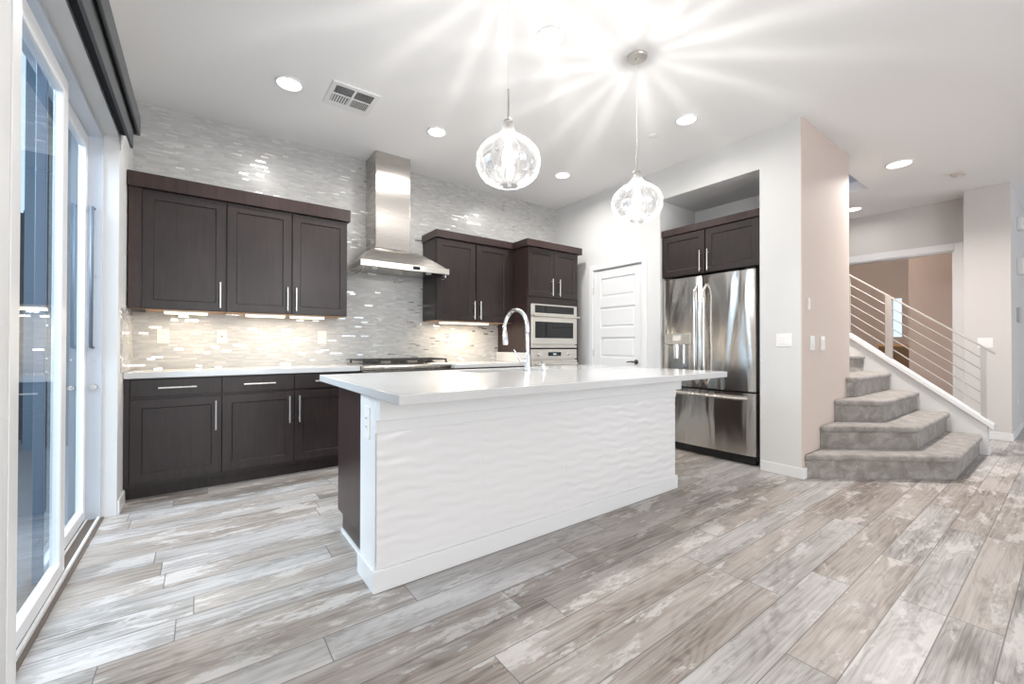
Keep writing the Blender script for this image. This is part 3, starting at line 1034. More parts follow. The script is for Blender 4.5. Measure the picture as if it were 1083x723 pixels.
MX0, MX1 = 3.109, 3.858
t = thing('built_in_microwave', 'built-in stainless microwave in the tower above the oven', 'microwave', (3.48, 4.1, 1.09))
MB().box((MX0 + 0.01, TF + 0.022, 1.092), (MX1 - 0.01, 4.30, 1.606)).build('body', M['oven'], t)
mp = FRONT(TF + 0.014)
MB(mp).box((MX0, -0.007, 1.478), (MX1, 0.014, 1.608)).build('trim_panel', M['oven'], t, bevel=0.003)
MB(mp).box((MX0 + 0.056, 0.0142, 1.502), (MX1 - 0.056, 0.0162, 1.592)).build('control_glass', M['blackglass'], t)
d = MB(mp).box((MX0, -0.007, 1.128), (MX1, 0.016, 1.452)).build('door', M['oven'], t, bevel=0.003)
MB(mp).box((MX0 + 0.058, 0.0162, 1.202), (MX1 - 0.068, 0.018, 1.398)).build('window', M['blackglass'], d)
MB(mp).tube([(MX0 + 0.01, 0.055, 1.464), (MX1 + 0.012, 0.055, 1.464)], 0.011, 12).tube([(MX0 + 0.06, -0.006, 1.464), (MX0 + 0.06, 0.055, 1.464)], 0.008, 8).tube([(MX1 - 0.06, -0.006, 1.464), (MX1 - 0.06, 0.055, 1.464)], 0.008, 8).build('handle', M['oven'], d, smooth='auto')
MB(mp).box((MX0, -0.007, 1.085), (MX1, 0.012, 1.118)).build('lower_trim', M['oven'], t, bevel=0.002)

t = thing('wall_oven', 'built-in stainless oven with two knobs below the microwave', 'oven', (3.48, 4.1, 0.33))
MB().box((MX0 + 0.01, TF + 0.022, 0.325), (MX1 - 0.01, 4.30, 1.066)).build('body', M['oven'], t)
pn = MB(mp).box((MX0, -0.007, 0.948), (MX1, 0.012, 1.068)).build('control_panel', M['oven'], t, bevel=0.003)
MB(mp).box((3.375, 0.0122, 0.985), (3.585, 0.0142, 1.032)).build('display', M['blackglass'], pn)
MB(mp).box((3.455, 0.0143, 1.0), (3.505, 0.0148, 1.016)).build('clock_digits', glow('clock_glow', (0.7, 0.9, 1.0), 0.8), pn)
for u in (3.235, 3.725):
    MB(mp).tube([(u, 0.012, 1.006), (u, 0.018, 1.006)], 0.026, 20).tube([(u, 0.018, 1.006), (u, 0.045, 1.006)], [0.021, 0.018], 20).build('knob', M['chrome'], pn, smooth='auto')
d = MB(mp).box((MX0, -0.007, 0.33), (MX1, 0.016, 0.935)).build('door', M['oven'], t, bevel=0.003)
MB(mp).box((MX0 + 0.09, 0.0162, 0.44), (MX1 - 0.09, 0.018, 0.76)).build('window', M['blackglass'], d)
MB(mp).tube([(MX0 + 0.03, 0.06, 0.888), (MX1 - 0.03, 0.06, 0.888)], 0.011, 12).tube([(MX0 + 0.07, 0.015, 0.888), (MX0 + 0.07, 0.06, 0.888)], 0.008, 8).tube([(MX1 - 0.07, 0.015, 0.888), (MX1 - 0.07, 0.06, 0.888)], 0.008, 8).build('handle', M['oven'], d, smooth='auto')

# ------------------------------------------------------------------ refrigerator
FX = 4.085
t = thing('refrigerator', 'stainless french-door refrigerator standing in the wall niche', 'refrigerator', (4.4, 2.25, 0))
FY0, FY1, FM = 1.776, 2.730, 2.290
MB().box((FX + 0.075, FY0 + 0.012, 0.03), (4.74, FY1 - 0.012, 1.80)).build('body', plain('dark_grey_steel', (0.08, 0.08, 0.085), 0.45, 0.4), t, bevel=0.003)
MB().box((FX + 0.045, FY0 + 0.02, 0.012), (FX + 0.074, FY1 - 0.02, 0.085)).build('kick_grille', M['black'], t)
for y in (FY0 + 0.08, FY1 - 0.08):
    MB().tube([(FX + 0.12, y, 0), (FX + 0.12, y, 0.035)], 0.02, 12).build('foot', M['black'], t)


def bowed(y0, y1, z0, z1, bow=0.012, n=14):
    """door with a gently bowed front facing -X and rolled vertical edges"""
    m = MB()
    front = []
    for i in range(n + 1):
        s = i / n
        yy = y0 + (y1 - y0) * s
        e = 1 - (2 * s - 1) ** 2
        edge = 0.0
        for q in (s * (y1 - y0), (1 - s) * (y1 - y0)):
            if q < 0.012:
                edge = 0.008 * (1 - q / 0.012) ** 2
        front.append((FX - bow * e + edge, yy))
    poly = front + [(FX + 0.07, y1), (FX + 0.07, y0)]
    return m.prism(poly, 'z', z0, z1)


dR = bowed(FY0, FM - 0.003, 0.690, 1.825).build('door', M['fridge'], t, smooth='auto')
dL = bowed(FM + 0.003, FY1, 0.690, 1.825).build('door', M['fridge'], t, smooth='auto')
dF = bowed(FY0, FY1, 0.095, 0.672, 0.014).build('freezer_drawer', M['fridge'], t, smooth='auto')


def arch_handle(y, z0, z1, par):
    pts = []
    for i in range(17):
        s = i / 16
        zz = z0 + (z1 - z0) * s
        off = 0.062 * min(1.0, math.sin(PI * min(max(s, 0.0), 1.0)) * 3.2) ** 0.6 if 0 < s < 1 else 0
        pts.append((FX - 0.004 - off, y, zz))
    MB().tube(pts, 0.0135, 12).build('handle', M['steelv'], par, smooth='auto')


arch_handle(2.240, 0.735, 1.732, dR)
arch_handle(2.338, 0.735, 1.732, dL)
pts = []
for i in range(17):
    s = i / 16
    off = 0.058 * min(1.0, math.sin(PI * s) * 3.6) ** 0.6 if 0 < s < 1 else 0
    pts.append((FX - 0.006 - off, 1.850 + 0.80 * s, 0.622))
MB().tube(pts, 0.0135, 12).build('handle', M['steelv'], dF, smooth='auto')
# dispenser in the left door
dp = MB().box((FX - 0.034, 2.395, 1.128), (FX - 0.004, 2.690, 1.242)).build('dispenser_panel', M['oven'], dL, bevel=0.004)
MB().box((FX - 0.0165, 2.418, 0.80), (FX - 0.009, 2.662, 1.126)).build('dispenser_recess', plain('recess_steel', (0.42, 0.41, 0.40), 0.18, 1.0), dL, bevel=0.004)
MB().tube([(FX - 0.020, 2.56, 1.128), (FX - 0.020, 2.56, 0.98)], [0.030, 0.026], 16).tube([(FX - 0.022, 2.475, 1.126), (FX - 0.022, 2.475, 0.93)], 0.012, 12).box((FX - 0.026, 2.452, 0.90), (FX - 0.0166, 2.498, 0.955)).build('dispenser_spout', M['chrome'], dL, smooth='auto')
MB().box((FX - 0.0352, 2.50, 1.165), (FX - 0.0341, 2.595, 1.222)).build('display', plain('pale_display', (0.75, 0.73, 0.68), 0.2), dp)
for y in (2.62, 2.65, 2.43, 2.46):
    MB().tube([(FX - 0.0341, y, 1.195), (FX - 0.037, y, 1.195)], 0.010, 10).build('button', M['nickel'], dp, smooth='auto')
MB().box((FX + 0.004, 1.855, 1.730), (FX + 0.0065, 1.862, 1.735)).build('emblem', M['black'], dR)
MB().tube([(FX - 0.0055, 1.858, 1.735), (FX - 0.001, 1.858, 1.735)], 0.009, 14).build('emblem', M['black'], dR, smooth='auto')
for y in (FY0 + 0.05, FY1 - 0.05):
    MB().box((FX + 0.015, y - 0.045, 1.8255), (FX + 0.10, y + 0.045, 1.842)).build('hinge_cover', M['darkgap'], t, bevel=0.004)

t = thing('wall_cabinet', 'dark two-door cabinet set in the niche above the refrigerator', 'cabinet', (4.4, 2.24, 1.85))
CXF = 4.09
MB().box((CXF + 0.02, 1.730, 1.853), (4.74, 2.752, 2.30)).build('body', M['wood'], t)
mp = SIDE(CXF + 0.02)
door_part(mp, 2.265, 2.748, 1.857, 2.292, t, 2.302, (1.872, 2.085))
door_part(mp, 1.745, 2.255, 1.857, 2.292, t, 2.222, (1.872, 2.085))
MB().box((CXF - 0.012, 1.730, 2.300), (4.74, 2.752, 2.372)).build('crown_moulding', M['woodside'], t, bevel=0.003)

# ------------------------------------------------------------------ island
IX0, IX1, IY = 0.637, 3.000, 1.900
t = thing('kitchen_island', 'white island base with wave-textured tile front and dark cabinet side', 'island', (1.8, 2.3, 0))
# pony wall (front) - wavy tile face
mb = MB()
mb.box((IX0, IY + 0.008, 0), (IX1, 2.125, 0.887))
mb.build('end_wall', M['trim'], t, bevel=0.002)
g = MB()
nx, nz = 520, 130
x0, x1, z0, z1 = IX0 + 0.004, IX1 - 0.004, 0.098, 0.718
tw, thh = 0.6096, 0.3055
seams_x = [1.206 + tw * k for k in (-1, 0, 1, 2, 3)]
seams_z = [0.105 + thh * k for k in range(3)]
vs = []
for j in range(nz + 1):
    zz = z0 + (z1 - z0) * j / nz
    rowv = []
    for i in range(nx + 1):
        xx = x0 + (x1 - x0) * i / nx
        ph = 0.75 * math.sin(2 * PI * xx / 0.203 + 0.9 * math.sin(2 * PI * zz / 0.153)) + 0.8 * math.sin(2 * PI * xx / 0.61 + 2 * PI * zz / 0.3055)
        env = 0.62 + 0.38 * math.sin(2 * PI * xx / 0.3048 + 2 * PI * zz / 0.1222 + 0.7)
        hgt = 0.0017 * env * math.sin(2 * PI * zz / 0.0611 + ph)
        dxs = min(abs(xx - s) for s in seams_x)
        dzs = min(abs(zz - s) for s in seams_z)
        dm = min(dxs, dzs)
        if dm < 0.008:
            hgt *= dm / 0.008
        if dm < 0.0022:
            hgt -= 0.0012
        rowv.append(g.v((xx, IY - hgt, zz)))
    vs.append(rowv)
for j in range(nz):
    for i in range(nx):
        g.bm.faces.new((vs[j][i], vs[j][i + 1], vs[j + 1][i + 1], vs[j + 1][i]))
# closed back so the panel has thickness
bk = [g.v(p) for p in ((x0, IY + 0.0075, z0), (x1, IY + 0.0075, z0), (x1, IY + 0.0075, z1), (x0, IY + 0.0075, z1))]
g.bm.faces.new(bk)
tp = g.build('tile_panel', M['wavy'], t, smooth=True)
mb = MB()
mb.box((IX0 - 0.013, IY - 0.014, 0), (IX1 + 0.013, IY + 0.008, 0.100)).box((IX0 - 0.013, IY + 0.008, 0), (IX0, 2.130, 0.100)).box((IX1, IY + 0.008, 0), (IX1 + 0.013, 2.130, 0.100))
mb.build('baseboard', M['trim'], t, bevel=0.004)
mb = MB()
mb.box((IX0, 1.846, 0.779), (IX1, IY + 0.008, 0.887)).box((IX0, 1.893, 0.716), (IX1, IY + 0.008, 0.779))
mb.build('apron', M['trim'], t, bevel=0.003)
# dark cabinets on the kitchen side
KX0, KX1, KY = 0.690, 2.960, 2.755
bx('plinth', (KX0, 2.126, 0.0), (KX1, KY - 0.11, 0.0995), M['woodside'], t)
for xa, xb in ((KX0, KX0 + 0.02), (KX1 - 0.02, KX1)):
    bx('side_panel', (xa, 2.126, 0.10), (xb, KY, 0.887), M['woodside'], t, 0.001)
bx('bottom_panel', (KX0 + 0.0205, 2.126, 0.10), (KX1 - 0.0205, KY, 0.14), M['woodside'], t)
for xa, xb, zt in ((KX0 + 0.0205, 1.4995, 0.887), (2.3005, KX1 - 0.0205, 0.887), (1.50, 2.30, 0.60)):
    bx('back_panel', (xa, KY - 0.02, 0.1405), (xb, KY, zt), M['woodside'], t)
MB().box((KX0 - 0.010, 2.132, 0.0), (KX0 - 0.0005, KY - 0.11, 0.022)).build('shoe_strip', M['trim'], t)
BK = lambda u, d, z: (u, KY + d, z)
for a, b, hu in ((0.70, 1.245, 1.21), (1.255, 1.80, 1.29), (1.81, 2.355, 2.32), (2.365, 2.95, 2.40)):
    door_part(BK, a, b, 0.128, 0.72, t, hu, (0.46, 0.68))
    MB(BK).box((a, 0, 0.742), (b, 0.02, 0.862)).build('drawer', M['wood'], t, bevel=0.002)

# countertop with sink cut-out
TX_0, TX_1, TY_0, TY_1, TZ0, TZ1 = 0.604, 3.090, 1.537, 2.870, 0.888, 0.928
SKX0, SKX1, SKY0, SKY1 = 1.52, 2.26, 2.46, 2.80
mb = MB()
xs = [TX_0, SKX0, SKX1, TX_1]
ys = [TY_0, SKY0, SKY1, TY_1]
vb_, vt_ = {}, {}
for i in range(4):
    for j in range(4):
        vb_[i, j] = mb.v((xs[i], ys[j], TZ0))
        vt_[i, j] = mb.v((xs[i], ys[j], TZ1))
for i in range(3):
    for j in range(3):
        if (i, j) == (1, 1):
            continue
        mb.bm.faces.new((vt_[i, j], vt_[i + 1, j], vt_[i + 1, j + 1], vt_[i, j + 1]))
        mb.bm.faces.new((vb_[i, j + 1], vb_[i + 1, j + 1], vb_[i + 1, j], vb_[i, j]))
for k in range(3):
    for (A, B) in (((k, 0), (k + 1, 0)), ((k, 3), (k + 1, 3)), ((0, k), (0, k + 1)), ((3, k), (3, k + 1))):
        mb.bm.faces.new((vb_[A], vb_[B], vt_[B], vt_[A]))
for (A, B) in (((1, 1), (2, 1)), ((2, 1), (2, 2)), ((2, 2), (1, 2)), ((1, 2), (1, 1))):
    mb.bm.faces.new((vb_[A], vb_[B], vt_[B], vt_[A]))
tag(mb.build('countertop', M['quartz'], bevel=0.003), 'large white quartz worktop on the kitchen island', 'worktop')

t = thing('sink', 'stainless undermount sink set into the island worktop', 'sink', (1.89, 2.63, 0.66))
mb = MB()
r = 0.012
mb.loft([[(SKX0 - 0.02, SKY0 - 0.02, TZ0 - 0.0005), (SKX1 + 0.02, SKY0 - 0.02, TZ0 - 0.0005), (SKX1 + 0.02, SKY1 + 0.02, TZ0 - 0.0005), (SKX0 - 0.02, SKY1 + 0.02, TZ0 - 0.0005)],
         [(SKX0 + 0.002, SKY0 + 0.002, TZ0 - 0.0005), (SKX1 - 0.002, SKY0 + 0.002, TZ0 - 0.0005), (SKX1 - 0.002, SKY1 - 0.002, TZ0 - 0.0005), (SKX0 + 0.002, SKY1 - 0.002, TZ0 - 0.0005)],
         [(SKX0 + 0.01, SKY0 + 0.01, 0.68), (SKX1 - 0.01, SKY0 + 0.01, 0.68), (SKX1 - 0.01, SKY1 - 0.01, 0.68), (SKX0 + 0.01, SKY1 - 0.01, 0.68)]], cap=False)
mb.bm.faces.new([mb.v(p) for p in ((SKX0 + 0.01, SKY0 + 0.01, 0.68), (SKX1 - 0.01, SKY0 + 0.01, 0.68), (SKX1 - 0.01, SKY1 - 0.01, 0.68), (SKX0 + 0.01, SKY1 - 0.01, 0.68))])
mb.build('basin', M['steel'], t)
MB().lathe((1.89, 2.63, 0.6805), [(0.045, 0), (0.045, 0.003), (0.03, 0.004), (0.0, 0.002)], 20).build('drain', M['chrome'], t, smooth='auto')

# faucet
FQ = (1.900, 2.385)
t = thing('faucet', 'chrome gooseneck pull-down faucet standing on the island worktop', 'faucet', (FQ[0], FQ[1], TZ1))
MB().lathe((FQ[0], FQ[1], TZ1 + 0.0005), [(0.0, 0), (0.030, 0), (0.030, 0.006), (0.024, 0.010), (0.021, 0.03), (0.020, 0.12), (0.016, 0.135), (0.0, 0.135)], 24).build('base', M['chrome'], t, smooth='auto')
ax, ay = FQ
pts = [(ax, ay, 1.05)]
RR = 0.125
cz = 1.245
dirx, diry = -0.10, 0.995
for i in range(0, 21):
    a = PI * i / 20 * 1.06
    q = RR * (1 - math.cos(a))
    pts.append((ax + dirx * q, ay + diry * q, cz + RR * math.sin(a) * 1.08))
MB().tube(pts, 0.0150, 16).build('gooseneck', M['chrome'], t, smooth=True)
e = Vector(pts[-1])
dv = (Vector(pts[-1]) - Vector(pts[-2])).normalized()
MB().tube([tuple(e - dv * 0.005), tuple(e + dv * 0.02), tuple(e + dv * 0.085), tuple(e + dv * 0.10)], [0.0165, 0.0195, 0.0215, 0.0205], 16).build('spray_head', M['chrome'], t, smooth='auto')
MB().tube([(ax - 0.015, ay + 0.005, 1.005), (ax - 0.045, ay + 0.02, 1.005)], 0.012, 14).tube([(ax - 0.042, ay + 0.018, 1.003), (ax - 0.075, ay + 0.035, 1.055), (ax - 0.088, ay + 0.043, 1.085)], [0.010, 0.007, 0.006], 12).build('lever', M['chrome'], t, smooth='auto')
t = thing('soap_dispenser', 'short chrome soap pump beside the gooseneck faucet', 'soap dispenser', (2.01, 2.33, TZ1))
MB().lathe((2.01, 2.33, TZ1 + 0.0005), [(0.0, 0), (0.020, 0), (0.020, 0.006), (0.014, 0.009), (0.014, 0.050), (0.011, 0.055), (0.0, 0.055)], 20).build('body', M['chrome'], t, smooth='auto')
MB().tube([(2.01, 2.33, TZ1 + 0.058), (2.01, 2.36, TZ1 + 0.060), (2.005, 2.395, TZ1 + 0.052)], [0.009, 0.008, 0.006], 12).build('spout', M['chrome'], t, smooth='auto')

# ------------------------------------------------------------------ plates, outlets, switches


def plate(name, label, cat, mp, uc, zc, w, h, kind, mat, group=None, off=0.0):
    loc = mp(uc, 0.0, zc)
    t = thing(name, label, cat, (loc[0], loc[1], loc[2] - h / 2), group)
    MB(mp).box((uc - w / 2, off, zc - h / 2), (uc + w / 2, off + 0.006, zc + h / 2)).build('cover_plate', mat, t, bevel=0.002)
    if kind == 'outlet':
        for dz in (-0.02, 0.02):
            s = MB(mp).box((uc - 0.016, off + 0.0061, zc + dz - 0.013), (uc + 0.016, off + 0.0085, zc + dz + 0.013)).build('socket', mat, t, bevel=0.002)
            MB(mp).box((uc - 0.009, off + 0.0086, zc + dz - 0.004), (uc - 0.006, off + 0.0092, zc + dz + 0.005)).box((uc + 0.006, off + 0.0086, zc + dz - 0.004), (uc + 0.009, off + 0.0092, zc + dz + 0.005)).build('slot', M['darkgap'], s)
    elif kind == 'gfci':
        s = MB(mp).box((uc - 0.018, off + 0.0061, zc - 0.034), (uc + 0.018, off + 0.0085, zc + 0.034)).build('socket', mat, t, bevel=0.002)
        MB(mp).box((uc - 0.006, off + 0.0086, zc - 0.006), (uc + 0.006, off + 0.0095, zc + 0.006)).build('slot', M['darkgap'], s)
    else:
        n = int(kind)
        for i in range(n):
            c = uc + (i - (n - 1) / 2) * 0.046
            MB(mp).box((c - 0.016, off + 0.0061, zc - 0.033), (c + 0.016, off + 0.0095, zc + 0.033)).build('rocker', mat, t, bevel=0.002)
    return t


fb = FRONT(YB)
plate('outlet', 'cream outlet on the backsplash nearest the sliding door', 'outlet', fb, -0.250, 1.185, 0.076, 0.117, 'outlet', M['cream'], 'backsplash outlets')
plate('outlet', 'cream outlet with dark socket under the middle left upper cabinet', 'outlet', fb, 0.144, 1.188, 0.072, 0.117, 'gfci', M['cream'], 'backsplash outlets')
plate('switch_plate', 'cream switch plate on the backsplash just left of the range', 'switch', fb, 0.958, 1.190, 0.08, 0.125, '1', M['cream'])
plate('outlet', 'white outlet on the backsplash right of the range', 'outlet', fb, 2.528, 1.185, 0.11, 0.14, 'outlet', M['cream'], 'backsplash outlets')
plate('switch_plate', 'white double rocker switch on the wall right of the refrigerator', 'switch', SIDE(XW), 1.530, 1.165, 0.125, 0.110, '2', M['plate'])
fe = FRONT(1.395)
plate('switch_plate', 'small white switch high on the beige stair end wall', 'switch', fe, 4.200, 1.478, 0.048, 0.10, '1', M['plate'])
plate('switch_plate', 'left one of two white switches low on the beige stair end wall', 'switch', fe, 4.275, 1.140, 0.10, 0.125, '2', M['plate'])
plate('switch_plate', 'right one of two white switches low on the beige stair end wall', 'switch', fe, 4.520, 1.140, 0.10, 0.125, '2', M['plate'])
plate('switch_plate', 'wide white switch plate on the hall wall behind the stair railing', 'switch', SIDE(XH), 0.695, 1.155, 0.125, 0.118, '2', M['plate'])
plate('outlet', 'white outlet on the left end of the island base', 'outlet', SIDE(IX0), 2.012, 0.752, 0.072, 0.150, 'outlet', M['plate'])
fh = FRONT(0.49)
plate('outlet', 'low white outlet on the entry hall wall', 'outlet', fh, 8.40, 0.45, 0.11, 0.12, 'outlet', M['plate'])


def wallbox(name, label, cat, xc, zc, w, h, d, mat, face):
    t = thing(name, label, cat, (xc, 0.48, zc - h / 2))
    MB(fh).box((xc - w / 2, 0, zc - h / 2), (xc + w / 2, d, zc + h / 2)).build('case', mat, t, bevel=0.008)
    if face == 'grille':
        for i in range(4):
            MB(fh).box((xc - w * 0.3, d + 0.0001, zc - h * 0.3 + i * h * 0.18), (xc + w * 0.3, d + 0.003, zc - h * 0.3 + i * h * 0.18 + 0.008)).build('slat', M['plate'], t)
    else:
        MB(fh).box((xc - w * 0.3, d + 0.0001, zc - h * 0.25), (xc + w * 0.3, d + 0.002, zc + h * 0.25)).build('screen', M['nickel'], t)
    return t


wallbox('door_chime', 'topmost white box high on the entry hall wall', 'chime', 8.55, 2.70, 0.16, 0.16, 0.05, M['plate'], 'grille')
wallbox('alarm_siren', 'middle white alarm box on the entry hall wall', 'alarm', 8.50, 2.14, 0.15, 0.21, 0.06, M['plate'], 'grille')
wallbox('thermostat', 'grey thermostat lowest of the boxes on the entry hall wall', 'thermostat', 8.45, 1.515, 0.13, 0.19, 0.03, plain('silver_plastic', (0.5, 0.5, 0.52), 0.35), 'screen')

# ------------------------------------------------------------------ ceiling fittings


def can(x, y, label, power, size=0.16, color=(1, 0.97, 0.93), spread=166):
    t = thing('recessed_light', label, 'ceiling light', (x, y, H - 0.012), 'recessed ceiling lights')
    MB().lathe((x, y, H), [(size / 2 * 1.18, -0.0005), (size / 2 * 1.16, -0.008), (size / 2 * 1.02, -0.010), (size / 2, -0.004), (size / 2, -0.0005)], 32).build('trim_ring', M['trim'], t, smooth='auto')
    MB().lathe((x, y, H), [(0.0, -0.0045), (size / 2 * 0.99, -0.004), (size / 2 * 0.99, -0.0008), (0.0, -0.0008)], 32).build('diffuser', M['led'], t)
    a = area('recessed_glow', (0, 0, -0.006), (0, 0, -1), size * 0.95, size * 0.95, power, color, 'DISK', math.radians(spread))
    a.parent = t
    return t


P_CAN = 11
can(1.750, 1.965, 'round recessed ceiling light at the top, between the two pendants', P_CAN)
can(0.513, 3.472, 'round recessed ceiling light nearest the sliding door, left of the vent', P_CAN)
can(1.706, 3.461, 'round recessed ceiling light in front of the range hood chimney', P_CAN, 0.15)
can(3.293, 3.496, 'round recessed ceiling light in the far corner over the oven tower', 14, 0.15)
can(3.325, 1.998, 'round recessed ceiling light right of the pendants, before the refrigerator niche', 7, 0.15)
can(5.951, 1.143, 'round recessed ceiling light over the foot of the stairs', 52, 0.20, (1, 0.93, 0.88), 150)
can(7.412, 1.916, 'round recessed ceiling light beside the stairwell, partly hidden by the end wall', 3.5, 0.18, (1, 0.97, 0.95))

t = thing('air_vent', 'white square ceiling air vent with four louvre fields', 'vent', (0.937, 3.40, H - 0.012))
vx0, vx1, vy0, vy1 = 0.762, 1.112, 3.225, 3.575
ix0, ix1, iy0, iy1 = 0.797, 1.077, 3.262, 3.512
mb = MB()
mb.box((vx0, vy0, H - 0.010), (vx1, iy0, H - 0.0005)).box((vx0, iy1, H - 0.010), (vx1, vy1, H - 0.0005)).box((vx0, iy0, H - 0.010), (ix0, iy1, H - 0.0005)).box((ix1, iy0, H - 0.010), (vx1, iy1, H - 0.0005))
mx, my = (ix0 + ix1) / 2, (iy0 + iy1) / 2
mb.box((mx - 0.008, iy0, H - 0.010), (mx + 0.008, iy1, H - 0.0005)).box((ix0, my - 0.006, H - 0.010), (mx - 0.008, my + 0.006, H - 0.0005)).box((mx + 0.008, my - 0.006, H - 0.010), (ix1, my + 0.006, H - 0.0005))
mb.build('frame', M['trim'], t, bevel=0.001)
MB().box((ix0, iy0, H - 0.0025), (ix1, iy1, H - 0.0006)).build('duct_shadow', M['darkgap'], t)


def slats(x0, x1, y0, y1, along, n, tilt, mat):
    for i in range(n):
        m = MB()
        s = (i + 0.5) / n
        if along == 'x':
            c = y0 + (y1 - y0) * s
            m.prism([(c - 0.004 * tilt, H - 0.0095), (c - 0.004 * tilt + 0.002, H - 0.0095), (c + 0.004 * tilt + 0.002, H - 0.003), (c + 0.004 * tilt, H - 0.003)], 'x', x0, x1)
        else:
            c = x0 + (x1 - x0) * s
            m.prism([(c - 0.004 * tilt, H - 0.0095), (c - 0.004 * tilt + 0.002, H - 0.0095), (c + 0.004 * tilt + 0.002, H - 0.003), (c + 0.004 * tilt, H - 0.003)], 'y', y0, y1)
        m.build('slat', mat, t)


slats(ix0, mx - 0.008, iy0, my - 0.006, 'x', 9, 1, M['trim'])
slats(mx + 0.008, ix1, iy0, my - 0.006, 'x', 9, 1, M['trim'])
slats(ix0, mx - 0.008, my + 0.006, iy1, 'y', 7, -1, M['trim'])
slats(mx + 0.008, ix1, my + 0.006, iy1, 'y', 11, 1, M['trim'])

t = tag(MB().lathe((3.339, 2.341, H), [(0.0, -0.012), (0.018, -0.012), (0.022, -0.009), (0.042, -0.006), (0.044, -0.0005), (0.0, -0.0005)], 28).build('sprinkler_cover', M['trim'], smooth='auto'),
        'small white sprinkler cover on the ceiling right of the far pendant', 'sprinkler')
t = thing('smoke_detector', 'flat white smoke detector on the hall ceiling', 'smoke detector', (6.819, 0.803, H - 0.03))
MB().lathe((6.819, 0.803, H), [(0.0, -0.030), (0.055, -0.028), (0.066, -0.018), (0.070, -0.0005), (0.0, -0.0005)], 32).build('body', plain('ivory_plastic', (0.62, 0.57, 0.53), 0.5), t, smooth='auto')
MB().lathe((6.819, 0.803, H - 0.030), [(0.0, -0.003), (0.02, -0.003), (0.022, -0.0001)], 20).build('button', M['plate'], t, smooth='auto')

# ------------------------------------------------------------------ pendants
PROF = [(0.050, 0.0), (0.053, 0.006), (0.098, 0.018), (0.132, 0.040), (0.153, 0.070), (0.163, 0.104), (0.165, 0.134), (0.160, 0.162), (0.147, 0.188),
        (0.126, 0.211), (0.101, 0.230), (0.073, 0.247), (0.050, 0.264), (0.036, 0.283), (0.029, 0.304), (0.027, 0.328)]


def pendant(x, y, label):
    zb = 1.940
    t = thing('pendant_lamp', label, 'pendant lamp', (x, y, zb), 'glass pendants over the island')
    sh = MB().lathe((x, y, zb), PROF, 104, flute=lambda a, z: 0.010 * math.cos(26 * a + 40 * z) * min(1, z / 0.06)).build('glass_shade', M['ribglass'], t, smooth=True)
    MB().lathe((x, y, zb + 0.30), [(0.0, -0.045), (0.017, -0.045), (0.017, 0.028), (0.024, 0.030), (0.024, 0.040), (0.012, 0.052), (0.0, 0.052)], 20).build('socket', M['nickel'], t, smooth='auto')
    MB().lathe((x, y, zb + 0.10), [(0.0, 0.0), (0.018, 0.004), (0.029, 0.018), (0.034, 0.040), (0.032, 0.062), (0.022, 0.092), (0.016, 0.115), (0.015, 0.150), (0.0, 0.152)], 24).build('bulb', M['bulb'], t, smooth=True)
    MB().tube([(x, y, zb + 0.35), (x, y, zb + 0.505)], 0.0055, 10).build('stem', M['nickel'], t, smooth='auto')
    MB().tube([(x, y, zb + 0.505), (x, y, H - 0.02)], 0.0018, 6).build('cord', plain('clear_cord', (0.75, 0.75, 0.74), 0.3), t, smooth='auto')
    MB().lathe((x, y, H), [(0.0, -0.026), (0.012, -0.026), (0.014, -0.020), (0.062, -0.017), (0.066, -0.012), (0.066, -0.0005), (0.0, -0.0005)], 32).build('canopy', M['nickel'], t, smooth='auto')
    l = bpy.data.lights.new('pendant_bulb_light', 'POINT')
    l.energy = 23
    l.color = (1, 0.97, 0.94)
    l.shadow_soft_size = 0.006
    o = bpy.data.objects.new('pendant_bulb_light', l)
    COL.objects.link(o)
    o.parent = t
    o.location = (0, 0, 0.145)
    return t


pendant(1.275, 1.760, 'left of the two fluted clear glass pendants, its canopy above the frame')
pendant(2.335, 1.760, 'fluted clear glass pendant nearer the refrigerator, its round ceiling canopy in view')

# ------------------------------------------------------------------ stairs
RI, RUN = 0.2025, 0.236
XK = 6.48          # knee wall face
YP = 1.395
t = thing('staircase', 'grey carpeted stairs rising beside the beige end wall', 'stairs', (5.8, 1.2, 0))


def step_poly(xl, xc, y, ybk, o=0.0):
    """plan of one flared tread: diagonal corner from the end wall to the front riser"""
    d = o * 0.75
    if xl is None:
        return [(5.272, y - o), (XK - 0.002, y - o), (XK - 0.002, ybk), (5.272, ybk)]
    return [(xl - o, YP - 0.002), (xc - d, y - o), (XK - 0.002, y - o), (XK - 0.002, ybk), (5.272, ybk), (5.272, YP - 0.002)]


lefts = [(4.112, 5.075), (4.455, 5.100), (4.820, 5.160), (5.160, 5.235)]
for i in range(10):
    y = 0.615 + RUN * i
    zb, zt = RI * i, RI * (i + 1)
    xl, xc = lefts[i] if i < 4 else (None, None)
    ybk = 3.3
    if xl is not None:
        ybk = YP + 0.6
    ybk = max(ybk, y + 0.5)
    m = MB()
    m.prism(step_poly(xl, xc, y + 0.018, ybk), 'z', zb + 0.001, zt - 0.055)
    st = m.build('step', M['carpet'], t)
    b = MB()
    b.prism(step_poly(xl, xc, y + 0.018, ybk, 0.026), 'z', zt - 0.055, zt)
    nb_ = b.build('tread', M['carpet'], st, bevel=0.022, seg=3)

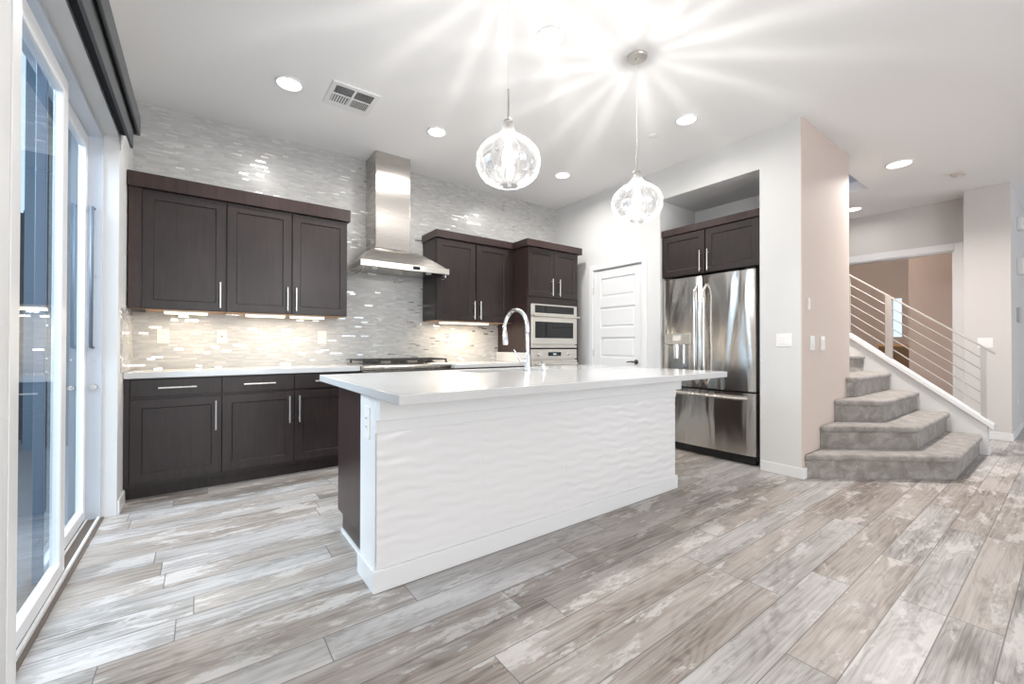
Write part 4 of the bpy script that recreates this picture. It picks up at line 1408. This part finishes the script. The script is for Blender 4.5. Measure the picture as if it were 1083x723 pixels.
# knee wall, cap
SL = 0.802
ky0, kz0 = 0.575, 0.300
ky1 = 3.2
kz = lambda y: kz0 + SL * (y - ky0)
mb = MB()
mb.prism([(ky0, 0), (ky0, kz0), (ky1, kz(ky1)), (ky1, 0)], 'x', XK, XK + 0.115)
struct(mb.build('wall_knee', M['wall']))
mb = MB()
n_ = 0.045
mb.prism([(ky0 - 0.045, kz0 - 0.036), (ky0 - 0.045, kz0 - 0.036 + n_ * 1.25), (ky1, kz(ky1) + n_ * 1.25), (ky1, kz(ky1))], 'x', XK - 0.022, XK + 0.137)
struct(mb.build('trim_1', M['trim'], bevel=0.004))
mb = MB()
mb.box((XK + 0.0, ky0 - 0.014, 0), (XK + 0.128, ky0, BB)).box((XK + 0.115, ky0, 0), (XK + 0.128, 3.2, BB))
struct(mb.build('baseboard_stairs', M['trim'], bevel=0.003))

t = thing('stair_railing', 'pale metal stair railing with sloped rods on the white knee wall cap', 'railing', (XK + 0.057, 1.3, kz0))
xr = XK + 0.057
cz_ = lambda y: kz(y) + n_ * 1.25
rail_off = 0.722
rz = lambda y: cz_(y) + rail_off
mb = MB()
mb.prism([(ky0 - 0.05, rz(ky0 - 0.05) - 0.012), (ky0 - 0.05, rz(ky0 - 0.05) + 0.012), (3.15, rz(3.15) + 0.012), (3.15, rz(3.15) - 0.012)], 'x', xr - 0.02, xr + 0.02)
mb.build('handrail', M['rail'], t, bevel=0.004)
for yy, w in ((0.607, 0.020), (1.352, 0.030), (1.735, 0.016), (2.5, 0.020)):
    z0p = cz_(yy) - 0.01
    MB().prism([(yy - w, cz_(yy - w) + 0.001), (yy + w, cz_(yy + w) + 0.001), (yy + w, rz(yy + w) - 0.0125), (yy - w, rz(yy - w) - 0.0125)], 'x', xr - w, xr + w).build('post', M['rail'], t, bevel=0.002)
for k in range(1, 6):
    f = rail_off * k / 6.0
    MB().tube([(xr, 0.615, rz(0.615) - f), (xr, 3.1, rz(3.1) - f)], 0.0065, 8).build('rod', M['rail'], t, smooth='auto')
